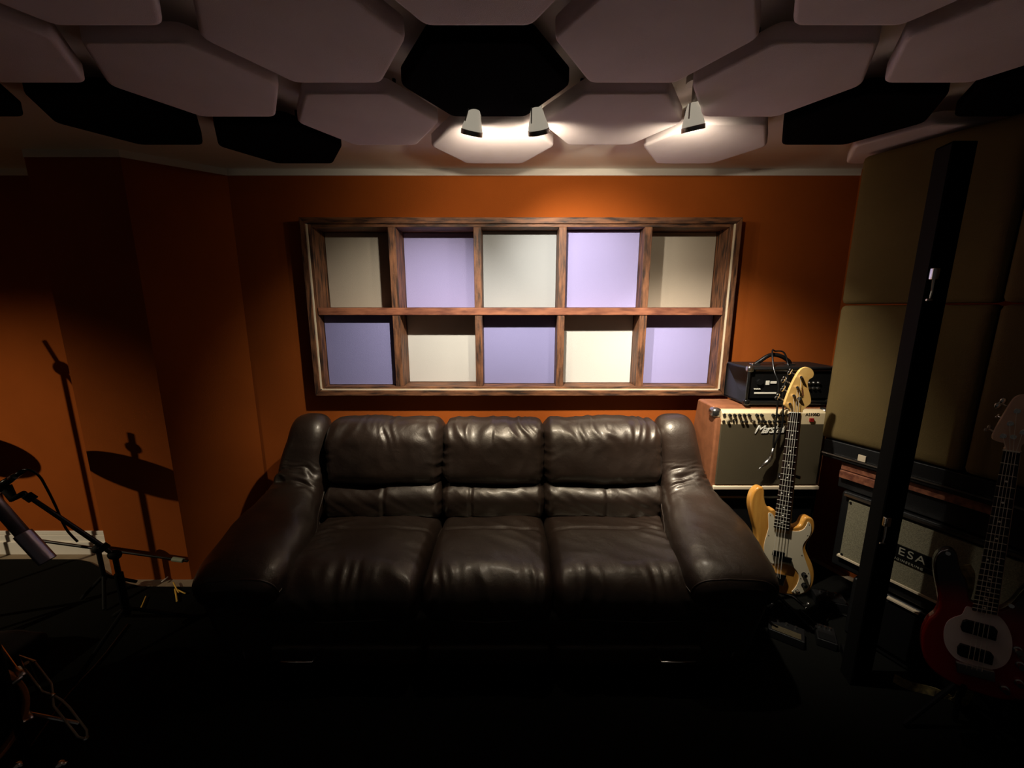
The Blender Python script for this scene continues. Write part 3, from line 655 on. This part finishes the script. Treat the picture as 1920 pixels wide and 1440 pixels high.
MB().prism(poly(G2, [(1100, 950), (1340, 1020), (1365, 1050), (1350, 1122), (1100, 1050), (1072, 1030), (1075, 980)], kB, .0025), N2 * .012).build('pickup', 'gloss', b2, bevel=.003)
nl, nr, el, er = kA(1635, 690), kA(1787, 712), kB(1195, 690), kB(1390, 728)
MB().prism([G2(*nl, -.008), G2(*nr, -.008), G2(*er, -.008), G2(*el, -.008)], N2 * .014).build('neck', 'dull_maple', b2, bevel=.002)
fb = MB().prism([G2(*nl, .0065), G2(*nr, .0065), G2(*er, .0065), G2(*el, .0065)], N2 * .006).build('fretboard', 'rose', b2)
for k in range(0, 22):
    t = (1 - 2 ** (-k / 12)) / (1 - 2 ** (-21.6 / 12)); a, b = lerp(nl, el, t), lerp(nr, er, t); MB().tube([G2(*a, .0130), G2(*b, .0130)], .0015 if k else .0028, 6).build('fret' if k else 'nut', 'fret' if k else 'ivory', fb)
for k in (3, 5, 7, 9, 12, 15, 17, 19, 21):
    t = (2 - 2 ** (-k / 12) - 2 ** (-(k - 1) / 12)) / 2 / (1 - 2 ** (-21.6 / 12)); a, b = lerp(nl, el, t), lerp(nr, er, t)
    for s in ((.25, .75) if k == 12 else (.5,)):
        c = lerp(a, b, s); MB().tube([G2(*c, .0120), G2(*c, .0134)], .0034, 12).build('inlay_dot', 'ivory', fb)
hs2 = [(1640, 680), (1648, 655), (1635, 625), (1585, 612), (1528, 578), (1560, 490), (1640, 350), (1710, 240), (1760, 198), (1824, 188), (1890, 200), (1930, 260), (1925, 400), (1890, 540), (1840, 610), (1795, 640), (1782, 680), (1784, 705)]
hh = MB().prism(outline(G2, hs2, kA, 3, -.006), N2 * .014).build('headstock', 'dull_maple', b2, bevel=.002)
for a, b in ((1758, 338), (1696, 450), (1632, 562), (1812, 528)):
    MB().tube([G2(*kA(a, b), .006), G2(*kA(a, b), .009), G2(*kA(a, b), .0095), G2(*kA(a, b), .022)], [.0095, .009, .0055, .0055], 16).build('tuning_post', 'chrome', hh)
MB().tube([G2(*kA(1727, 573), .006), G2(*kA(1727, 573), .013)], .0075, 16).build('string_guide', 'chrome', hh)
for (a, b), (c, d), sz in (((1758, 338), (1615, 268), 1.25), ((1696, 450), (1588, 385), .5), ((1632, 562), (1500, 497), .8)):
    ax = (G2(*kA(c, d)) - G2(*kA(a, b))).normalized(); pe = ax.cross(N2).normalized(); pc = G2(*kA(c, d), -.012)
    t = MB().tube([G2(*kA(a, b), -.012), pc], .003, 8)
    for s in (-1, 1): t.ball(pc + pe * .008 * s * sz, .010 * sz, 10, (1, .5, 1))
    t.build('tuning_key', 'chrome' if sz != .8 else 'dchrome', hh, smooth=True)
for i in range(4):
    s = (i + .5) / 4 * .76 + .12; a = lerp(nl, nr, s); e = lerp(el, er, s); po = kA(*[(1632, 562), (1696, 450), (1758, 338), (1812, 528)][i])
    z = (e[0] + (e[0] - a[0]) * .36, e[1] + (e[1] - a[1]) * .36); MB().tube([G2(*po, .016), G2(*a, .0165), G2(*z, .0175)], .0008, 6).build('string', 'fret', b2)
c = lerp(el, er, .5); c0 = lerp(nl, nr, .5); ux2 = (G2(*er) - G2(*el)).normalized(); uy2 = N2.cross(ux2).normalized()
gbox(G2(c[0] + (c[0] - c0[0]) * .36, c[1] + (c[1] - c0[1]) * .36), .045, .018, 0, .014, N2, ux2, uy2).build('bridge', 'dchrome', b2, bevel=.002)
for a, b in ((1560, 1010), (1580, 1130), (1570, 1270), (1455, 1320), (1600, 1060)):
    cc = G2(*kB(a, b)); MB().tube([cc, cc + N2 * .003], .012, 16).tube([cc + N2 * .003, cc + N2 * .02], [.0095, .0085], 16).build('knob', 'chrome', b2)
for a, b in ((1000, 236), (1500, 590 + 60)):
    cc = G2(*kB(a, b)); MB().tube([cc, cc + N2 * .012], [.005, .007], 10).build('strap_button', 'chrome', b2)
# strap hanging from it
sp = [G2(*kB(a, b), -.055) for a, b in ((1120, 340), (1150, 400), (1140, 500), (1115, 600), (1110, 750), (1130, 1000), (1160, 1250))] + [onp(*kB(a, b), (0, 0, .025), Vector((0, 0, 1))) for a, b in ((1090, 1425), (900, 1352), (700, 1300), (575, 1240))]
S = spline(sp, 6); vs = []; fs = []
for i, p in enumerate(S):
    t = (S[min(i + 1, len(S) - 1)] - S[max(0, i - 1)]).normalized(); sd = t.cross(N2).normalized() * .022
    vs += [p - sd, p + sd, p + sd - N2 * .003, p - sd - N2 * .003]
    if i: a = (i - 1) * 4; fs += [(a + k, a + (k + 1) % 4, a + 4 + (k + 1) % 4, a + 4 + k) for k in range(4)]
fs += [(0, 1, 2, 3), tuple(range(len(vs) - 4, len(vs)))]
tag(MB().add(vs, fs).build('strap', 'strap', b2, smooth=False), 'tan patterned strap')
s2 = thing('guitar_stand', 'black folding stand under the dark red bass', 'guitar stand', (o2.x + .1, o2.y + .12, 0))
bs = Vector((o2.x + .10, o2.y + .14, 0))
MB().tube([bs + Vector((0, 0, .02)), G2(*lerp(nl, nr, .5), -.06) + Vector((.01, .01, -.25))], .009, 10).build('pole', 'gloss', s2)
for dx, dy in ((-.22, -.02), (.12, -.2), (.12, .1)):
    MB().tube([bs + Vector((0, 0, .22)), bs + Vector((dx, dy, .0191))], .009, 10).build('leg', 'matteb', s2)
for s in (-1, 1):
    base = o2 + ux2 * .06 * s - N2 * .02; MB().tube([bs + Vector((0, 0, .22)), base - N2 * .04 + Vector((0, 0, -.02)), base + N2 * .04 + Vector((0, 0, -.02)), base + N2 * .045 + Vector((0, 0, .02))], .008, 10).build('cradle_arm', 'gloss', s2)

# ------------------------------------------------------------------ oblique stack along the right
def soft_panel(t0, t1, z0, z1, lab):
    n = (30, 6, 30); b = MB(); cx = (t0 + t1) / 2
    def fn(p, nn): return p + (Vector((0, -.006 * (1 - (p.x / ((t1 - t0) / 2)) ** 4) * (1 - (p.z / ((z1 - z0) / 2)) ** 4), 0)) if nn.y < -.5 else Vector((0, 0, 0)))
    pillow(b, (0, 0, 0), ((t1 - t0) / 2, .045, (z1 - z0) / 2), (.02, .02, .02), n, fn)
    b.v = [rp(cx + p.x, -.045 - p.y, (z0 + z1) / 2 + p.z) for p in b.v]
    o = b.build('acoustic_panel', 'tan', smooth=True, loc=rp(cx, -.045, z0)); tag(o, lab, 'acoustic panel', 'tan acoustic panels')
soft_panel(0, .50, 1.644, 2.292, 'upper tan fabric acoustic panel left of the tall black upright')
soft_panel(0, .50, .982, 1.638, 'lower tan fabric acoustic panel left of the tall black upright')
soft_panel(.505, 1.25, 1.644, 2.292, 'upper tan fabric acoustic panel right of the tall black upright')
soft_panel(.505, 1.25, .982, 1.638, 'lower tan fabric acoustic panel right of the tall black upright')
case = thing('equipment_case', 'flat black equipment case carrying the tan panels, steel-edged', 'case', rp(.6, -.2, .885))
rbox(MB(), .02, 1.2, -.42, -.002, .912, .978).build('lid', 'black', case, bevel=.004)
rbox(MB(), .02, 1.2, -.42, .0, .888, .905).build('base', 'black', case, bevel=.003)
rbox(MB(), .02, 1.2, -.415, .006, .905, .912).build('edge_strip', 'dchrome', case)
rbox(MB(), .17, .20, .0, .006, .915, .945).build('latch', 'gold', case, bevel=.001)
hd2 = thing('amplifier_head', 'wood-fronted black amplifier head under the flat case at right', 'amplifier', rp(.6, -.2, .737))
rbox(MB(), .09, 1.1, -.40, -.035, .742, .884).build('body', 'black', hd2, bevel=.006)
rbox(MB(), .10, .60, -.036, -.02, .842, .880).build('wood_strip', 'orangewood', hd2, bevel=.002)
rbox(MB(), .10, .30, -.036, -.012, .800, .838).build('wood_strip', 'orangewood', hd2, bevel=.002)
for t in (.15, 1.0): rbox(MB(), t, t + .04, -.3, -.1, .7375, .743).build('foot', 'matteb', hd2)
mc = thing('speaker_cabinet', 'black speaker cabinet with grey-green grille and large letter badge, at right', 'speaker cabinet', rp(.5, -.2, .335))
rbox(MB(), .12, .92, -.38, -.02, .335, .736).build('body', 'black', mc, bevel=.012)
gr = rbox(MB(), .160, .88, -.021, -.006, .410, .705).build('grille', 'mesa', mc)
rbox(MB(), .150, .89, -.02, .0, .400, .409).build('piping', 'gold', mc); rbox(MB(), .14, .90, -.02, .002, .722, .733).build('top_edge', 'dchrome', mc)
for t in (.168, .87):
    for z in (.418, .695): p = rp(t, -.006, z); MB().tube([p, p + NV * .004], .005, 10).build('screw', 'matteb', mc)
bd = rbox(MB(), .31, .58, -.006, .0, .537, .588).build('badge', 'gloss', mc)
MB_x = DV; 
text_mesh('logo', 'MESA', .050, 'dullp', mc, rp(.323, .0012, .545), DV, (0, 0, 1), spacing=1.22)
rbox(MB(), .345, .56, -.006, -.001, .512, .531).build('badge', 'gloss', mc)
text_mesh('small_lettering', 'ENGINEERING', .015, 'dullp', mc, rp(.345, .0006, .516), DV, (0, 0, 1), spacing=1.2)
lc = thing('speaker_cabinet', 'lowest black speaker cabinet at right, pale strip along its top', 'speaker cabinet', rp(.6, -.2, 0))
rbox(MB(), .22, 1.1, -.42, -.02, .012, .322).build('body', 'black', lc, bevel=.012)
rbox(MB(), .25, .92, -.02, -.008, .06, .29).build('grille', 'matteb', lc); rbox(MB(), .36, .47, -.02, .0, .311, .318).build('trim_strip', 'gold', lc)
for t in (.25, 1.02):
    for o_ in (-.38, -.06): rbox(MB(), t, t + .04, o_ - .015, o_ + .015, 0, .014).build('foot', 'matteb', lc)
for t in (.24, .82): rbox(MB(), t, t + .05, -.3, -.1, .3215, .3365).build('foot', 'matteb', mc)

# tall black upright with chrome latches
up = thing('tall_black_upright', 'tall narrow black upright standing before the tan panels, two chrome latches', 'upright post', (1.52, 1.50, 0))
yy = 1.45
MB().prism([(1.478, yy, .0105), (1.562, yy, .0105), (1.60, yy + .07, .0105), (1.492, yy + .07, .0105)], (0, 0, 2.165)).build('post', 'blackfab', up, bevel=.003)
MB().prism([(1.474, yy - .001, .012), (1.480, yy - .004, .012), (1.494, yy + .064, .012), (1.488, yy + .067, .012)], (0, 0, 2.155)).build('edge_board', 'matteb', up, bevel=.001)
for v in (530, 990):
    zc_ = atY(1745, v, 1.444).z
    l = MB().box((1.478, 1.432, zc_ + .01), (1.502, 1.449, zc_ + .05)).build('latch', 'chrome', up, bevel=.003)
    MB().tube([(1.486, 1.436, zc_ + .012), (1.484, 1.432, zc_ - .03), (1.480, 1.430, zc_ - .055)], [.005, .004, .003], 8).build('lever', 'chrome', l)
    MB().box((1.470, 1.428, zc_ - .064), (1.490, 1.436, zc_ - .056)).build('lever_grip', 'chrome', l, bevel=.002)

# ------------------------------------------------------------------ floor clutter at right
def on0(u, v, z=.01): return onp(u, v, (0, 0, z), Vector((0, 0, 1)))
def flatbox(pts, z0, h, name, m, parent=None, bevel=.003, loc=None):
    return MB().prism([(p.x, p.y, z0) for p in pts], (0, 0, h)).build(name, m, parent, bevel=bevel, loc=loc)
def pedal(u, v, ang, w_, d_, h_, m, lab, top=None):
    c = on0(u, v, h_); t = thing('effects_pedal', lab, 'pedal', (c.x, c.y, .0095), 'effects pedals on the rug')
    R_ = Matrix.Rotation(ang, 4, 'Z')
    def P(x, y, z): q = R_ @ Vector((x, y, 0)); return Vector((c.x + q.x, c.y + q.y, z))
    MB().prism([P(-w_, -d_, .0095), P(w_, -d_, .0095), P(w_, d_, .0095), P(-w_, d_, .0095)], (0, 0, h_)).build('housing', m, t, bevel=.004)
    if top: MB().prism([P(-w_ * .8, -d_ * .9, h_ + .0095), P(w_ * .8, -d_ * .9, h_ + .0095), P(w_ * .8, -d_ * .1, h_ + .0095), P(-w_ * .8, -d_ * .1, h_ + .0095)], (0, 0, .004)).build('footplate', top, t, bevel=.001)
    for x in (-.5, 0, .5): MB().tube([P(x * w_, d_ * .6, h_ + .0095), P(x * w_, d_ * .6, h_ + .02)], [.007, .006], 12).build('knob', 'dchrome', t)
pedal(1474, 1182, -.62, .075, .05, .045, 'black', 'black effects pedal with a dull tan plate, right of the sofa foot', 'grille')
pedal(1548, 1190, -.55, .04, .06, .04, 'black', 'small black effects pedal with shiny knobs, right of the tan-plated pedal', 'matteb')
pedal(1604, 1232, -.5, .045, .055, .04, 'gloss', 'glossy black effects pedal closest to the tall upright', 'matteb')
pedal(1556, 1122, -.3, .07, .05, .05, 'black', 'black effects pedal farthest back, below the bass body', 'matteb')
cb = spline([on0(1500, 1143, .016), on0(1520, 1160, .016), on0(1540, 1178, .016), on0(1562, 1150, .016), on0(1600, 1160, .016)], 8)
tag(MB().tube(cb, .0045, 8).build('patch_cable', 'gloss', smooth=True, loc=tuple(cb[0])), 'thin black cable lying among the pedals right of the sofa', 'cable')

# ------------------------------------------------------------------ drum corner at left
def stand_at(name, lab, cat, x, y): return thing(name, lab, cat, (x, y, 0))
def tripod(t, x, y, z, r, a0=0, m='gloss'):
    for k in range(3):
        a = a0 + k * 2.094; MB().tube([(x, y, z), (x + math.cos(a) * r, y + math.sin(a) * r, .0185)], .009, 10).build('leg', m, t)
Y1 = 1.70
bj = atY(215, 1040, Y1); el_ = atY(45, 925, 1.60)
ms = thing('microphone_stand', 'low black boom stand pointing a microphone to the left edge', 'microphone stand', (bj.x, bj.y, 0))
MB().tube([(bj.x, bj.y, .15), bj], .011, 12).build('pole', 'gloss', ms)
MB().tube([(bj.x, bj.y, .14), bj - Vector((0, 0, .1))], .017, 12).build('tube', 'matteb', ms)
MB().tube([bj + (bj - el_) * .06, bj, el_], [.011, .011, .009], 12).build('boom_arm', 'gloss', ms)
MB().ball(bj, .028, 12, (1.1, .8, .8)).build('clutch', 'matteb', ms, smooth=True)
q = bj.lerp(el_, .16); MB().tube([bj.lerp(el_, .10), q], .020, 12).build('boom_clamp', 'matteb', ms)
MB().tube([el_ + (bj - el_) * .10, el_ + (bj - el_) * .02], .018, 12).build('end_clamp', 'matteb', ms, bevel=.003)
tripod(ms, bj.x, bj.y, .18, .26, .5, 'matteb')
m0 = atY(-35, 935, 1.59); m1 = atY(10, 905, 1.59); m2 = atY(26, 894, 1.59); m3 = atY(44, 883, 1.59)
mic = thing('microphone', 'black microphone with bright ring, held on the low boom stand', 'microphone', m1)
MB().tube([m0, m0.lerp(m1, .4), m1, m2], [.026, .026, .016, .0135], 16).build('microphone_body', 'gloss', mic, smooth=True)
MB().tube([m1.lerp(m2, .5), m2.lerp(m3, .1)], .0142, 16).build('ring', 'chrome', mic)
MB().tube([m2, m3], [.0125, .0095], 12).build('connector', 'gloss', mic, smooth=True)
MB().tube([atY(10, 912, 1.60), atY(25, 935, 1.60), el_], [.02, .016, .012], 10).build('clip', 'matteb', mic, smooth=True)
kC = crop(0, 820, 4.8)
wire = [atY(*kC(a, b), Y) for (a, b), Y in zip([(205, 292), (260, 290), (320, 318), (370, 370), (410, 440), (460, 535), (510, 640), (550, 735), (600, 830), (650, 890), (700, 940)], [1.59, 1.59, 1.6, 1.61, 1.62, 1.63, 1.64, 1.65, 1.66, 1.665, 1.67])]
tag(MB().tube(spline(wire, 5), .0048, 8).build('microphone_cable', 'gloss', smooth=True, loc=tuple(wire[0])), 'black cable arching from the microphone down along the boom', 'cable')
# long thin boom running along the floor edge
ra, rb = onp(70, 1013, (0, 1.98, 0), Vector((0, 1, 0))), onp(352, 1052, (0, 1.98, 0), Vector((0, 1, 0)))
rs = thing('microphone_stand', 'second black stand whose long thin boom lies almost level before the baseboard', 'microphone stand', (ra.x + .35, 1.98, 0))
MB().tube([ra, rb], [.008, .007], 10).build('boom_arm', 'gloss', rs)
rc = ra.lerp(rb, .40); MB().ball(rc, .026, 12).build('clutch', 'matteb', rs, smooth=True); MB().tube([(rc.x, rc.y, .12), rc], .011, 12).build('pole', 'matteb', rs); tripod(rs, rc.x, rc.y, .15, .13, 1.2, 'matteb')
MB().tube([rb.lerp(ra, .1), rb.lerp(ra, .03)], .0125, 12).build('counterweight', 'green', rs)
# grey tube
t0, t1, t2 = atY(-30, 918, 1.12), atY(42, 1000, 1.12), atY(90, 1052, 1.12)
tb = thing('drum_stand_tube', 'satin grey metal stand tube with a brighter sleeve, cut by the left edge', 'drum hardware', t2)
MB().tube([t0 + (t0 - t1) * 1.2, t1], .017, 20).build('tube', 'tube', tb, smooth=True)
tag(MB().tube([t1, t2], .0215, 20).build('sleeve', 'tube', tb, bevel=.002), 'lighter lavender-grey sleeve')
MB().tube([t0 + (t0 - t1) * 1.2, (t0.x - .1, t0.y, .0185)], .012, 12).build('leg', 'gloss', tb)
# bass drum edge with claw
dc = Vector((-1.90, 1.02, .25)); dn = Vector((.88, -.47, 0)).normalized(); dr = .215
drum = thing('bass_drum', 'bass drum with orange wooden hoop at the lower left edge', 'drum', (dc.x, dc.y, .0095))
sx = Vector((0, 0, 1)); sy = dn.cross(sx).normalized()
def ringv(r, d, n=72): return [dc + (sx * math.cos(2 * math.pi * k / n) + sy * math.sin(2 * math.pi * k / n)) * r + dn * d for k in range(n)]
def hoopmesh(r0, r1, d0, d1, n=72):
    vs = ringv(r1, d0) + ringv(r1, d1) + ringv(r0, d1) + ringv(r0, d0); fs = []
    for a in range(4): fs += [(a * n + k, a * n + (k + 1) % n, ((a + 1) % 4) * n + (k + 1) % n, ((a + 1) % 4) * n + k) for k in range(n)]
    return MB().add(vs, fs)
hoopmesh(dr, dr + .013, 0, .045).build('hoop', 'hoop', drum, bevel=.003)
hoopmesh(dr - .02, dr - .004, -.36, .02).build('shell', 'matteb', drum)
MB().add(ringv(dr - .002, .012), [tuple(range(72))]).add(ringv(dr - .002, .010), [tuple(range(72))]).build('drumhead', 'matteb', drum)
hoopmesh(dr, dr + .013, -.40, -.355).build('hoop', 'hoop', drum, bevel=.003)
for k in range(8):
    a = k * math.pi / 4 + .35; d = sx * math.cos(a) + sy * math.sin(a); p = dc + d * (dr + .022)
    cl = MB().tube([p + dn * .055, p - dn * .01], .010, 10).tube([p + dn * .052, p + dn * .052 - d * .035], .008, 10).build('claw', 'dchrome', drum, smooth=True)
    MB().tube([p + dn * .02, p - dn * .36], .0035, 8).build('tension_rod', 'chrome', drum)
for s in (-1, 1):
    MB().tube([dc + sy * .2 * s + Vector((0, 0, -.13)) - dn * .1, Vector((dc.x, dc.y, 0)) + sy * .32 * s + dn * .05 + Vector((0, 0, .0165))], .007, 10).build('spur', 'chrome', drum)
# folded chrome stand with crossing rods on the floor
kD = crop(0, 1080, 4)
def lev(a, b, z): return onp(*kD(a, b), (0, 0, z), Vector((0, 0, 1)))
cs = thing('drum_pedal_frame', 'chrome crossed-rod drum hardware lying on the rug at lower left', 'drum hardware', lev(400, 900, .0095))
MB().tube([lev(262, 645, .20), lev(385, 805, .15), lev(398, 890, .13), lev(470, 935, .12), lev(520, 985, .11), lev(650, 1155, .05), lev(655, 1215, .03)], .0035, 8).build('rod', 'dullp', cs, smooth=True)
MB().tube([lev(182, 692, .19), lev(318, 865, .14), lev(395, 892, .125), lev(402, 975, .11), lev(435, 1015, .10), lev(585, 1205, .04), lev(640, 1222, .025)], .0035, 8).build('rod', 'dullp', cs, smooth=True)
MB().ball(lev(395, 897, .13), .009).build('pivot', 'chrome', cs, smooth=True)
pf = lev(648, 1220, .022); MB().ball(pf, .0105).build('foot', 'chrome', cs, smooth=True)
pt = lev(200, 650, .205); MB().tube([lev(262, 645, .20), lev(150, 600, .21), lev(182, 692, .19)], .006, 8).tube([pt, Vector((pt.x - .05, pt.y + .05, .0185))], .008, 8).build('bracket', 'dchrome', cs)
for (a, b), m, lab in (((130, 1425), 'chrome', 'round chrome wing nut at the bottom edge, nearest the corner'), ((452, 1415), 'chrome', 'bright chrome wing nut at the bottom edge, right of the other one')):
    c = lev(a, b, .026); tag(MB().ball(c, .015, 12, (1, 1, .9)).tube([c + Vector((-.024, 0, .0)), c + Vector((.024, 0, .004))], .007, 8).build('wing_nut', m, smooth=True, loc=tuple(c)), lab, 'wing nut', 'chrome wing nuts')
fc = [on0(240, 1170, .0145), on0(190, 1235, .0145), on0(130, 1300, .0145), on0(75, 1375, .0145), on0(30, 1440, .0145)]
tag(MB().tube(spline(fc, 6), .004, 8).build('floor_cable', 'gloss', smooth=True, loc=tuple(fc[0])), 'black cable running diagonally over the rug towards the lower left corner', 'cable')
# yellow ties and taped cable by the sofa
def stick(pts, r, m, nm_, lab, cat, grp=None):
    P = [onp(*kD(a, b), (0, 0, .018), Vector((0, 0, 1))) for a, b in pts]
    tag(MB().tube(P, r, 8).build(nm_, m, smooth=True, loc=tuple(P[0])), lab, cat, grp)
stick([(1300, 48), (1320, 90), (1340, 125)], .0035, 'yellow', 'cable_tie', 'yellow cable tie, upper of three by the sofa', 'cable tie', 'yellow cable ties')
stick([(1335, 105), (1390, 132)], .0035, 'yellow', 'cable_tie', 'yellow cable tie pointing right, nearest the sofa', 'cable tie', 'yellow cable ties')
stick([(1312, 98), (1322, 150), (1327, 192)], .0042, 'yellow', 'cable_tie', 'yellow cable tie pointing towards the camera, lowest of three', 'cable tie', 'yellow cable ties')
stick([(1094, 152), (1070, 210), (1045, 265)], .003, 'yellow', 'cable_tie', 'single dull yellow cable tie left of the other three', 'cable tie', 'yellow cable ties')
stick([(1265, 2), (1240, 22), (1214, 44)], .0035, 'pale', 'cable_end', 'short pale cable end beside the yellow ties', 'cable')
ac, am_ = onp(300, 1048, (0, 0, .05), Vector((0, 0, 1))), onp(285, 1068, (0, 0, .02), Vector((0, 0, 1)))
gb = onp(330, 1050, (0, 0, .03), Vector((0, 0, 1)))
tag(pillow(MB(), (-2.40, 1.50, .075), (.22, .12, .065), (.03, .03, .03), (16, 12, 8), lambda p, n: p + n * .01 * nz(p.x * 8, p.y * 8)).build('gear_bag', 'matteb', smooth=True, loc=(-2.40, 1.50, .01)), 'dark soft gear bag on the rug at the left edge, under the low boom stand', 'bag')

# hardware standing beyond the left edge; its shadows fall on the red walls
Lp = Vector(LEFT)
def toward(P, t): return P + (Lp - P) * t
pa = toward(Vector((-2.79, 2.42, 1.26)), .33)
s3 = thing('microphone_stand', 'upright black microphone stand beyond the left edge, seen only by its slender shadow', 'microphone stand', (pa.x, pa.y, 0))
MB().tube([(pa.x, pa.y, .1), pa], .010, 12).build('pole', 'gloss', s3)
pb = toward(Vector((-2.86, 2.42, 1.43)), .33); pc_ = toward(Vector((-2.72, 2.42, 1.14)), .33)
MB().tube([pc_, pa, pb], .009, 10).build('boom_arm', 'gloss', s3); MB().ball(pa, .03).build('clutch', 'gloss', s3, smooth=True); tripod(s3, pa.x, pa.y, .14, .25)
def disc(mb, c, r, bell=.25):
    n = 48; prof = [(0, .028), (r * bell * .6, .024), (r * bell, .010), (r * .6, .005), (r, 0), (r, -.001), (r * .6, .004), (r * bell, .009), (0, .026)]
    vs = []; fs = []
    for a, z in prof:
        for k in range(n): vs.append((c.x + max(a, 1e-4) * math.cos(k * 2 * math.pi / n), c.y + max(a, 1e-4) * math.sin(k * 2 * math.pi / n), c.z + z))
    for i in range(len(prof) - 1): fs += [(i * n + k, i * n + (k + 1) % n, (i + 1) * n + (k + 1) % n, (i + 1) * n + k) for k in range(n)]
    return mb.add(vs, fs)
ch = toward(Vector((-2.16, 2.144, .70)), .30)
s4 = thing('hi_hat_stand', 'hi-hat cymbals on a tripod beyond the left edge, casting the oval shadow', 'cymbal stand', (ch.x, ch.y, 0))
MB().tube([(ch.x, ch.y, .06), ch + Vector((0, 0, .16))], .010, 12).build('pole', 'gloss', s4)
disc(MB(), ch, .155).build('cymbal', 'brass', s4, smooth=True); disc(MB(), ch - Vector((0, 0, .022)), .155).build('cymbal', 'brass', s4, smooth=True)
MB().ball(ch + Vector((0, 0, .10)), .022).build('clutch', 'gloss', s4, smooth=True)
tripod(s4, ch.x, ch.y, .42, .26, .3)
cc = toward(Vector((-3.37, 2.42, .70)), .28)
s5 = thing('cymbal_stand', 'crash cymbal on a straight stand beyond the left edge, shadow at mid wall', 'cymbal stand', (cc.x, cc.y, 0))
MB().tube([(cc.x, cc.y, .06), cc + Vector((0, 0, .05))], .010, 12).build('pole', 'gloss', s5)
disc(MB(), cc, .19).build('cymbal', 'brass', s5, smooth=True); tripod(s5, cc.x, cc.y, .42, .28, 1)

print('PROBE', min(((p if isinstance(p, Vector) else Vector(p)) - A0).dot(NV) for p in [G2(*kB(a, b), -.042) for a, b in body2]))
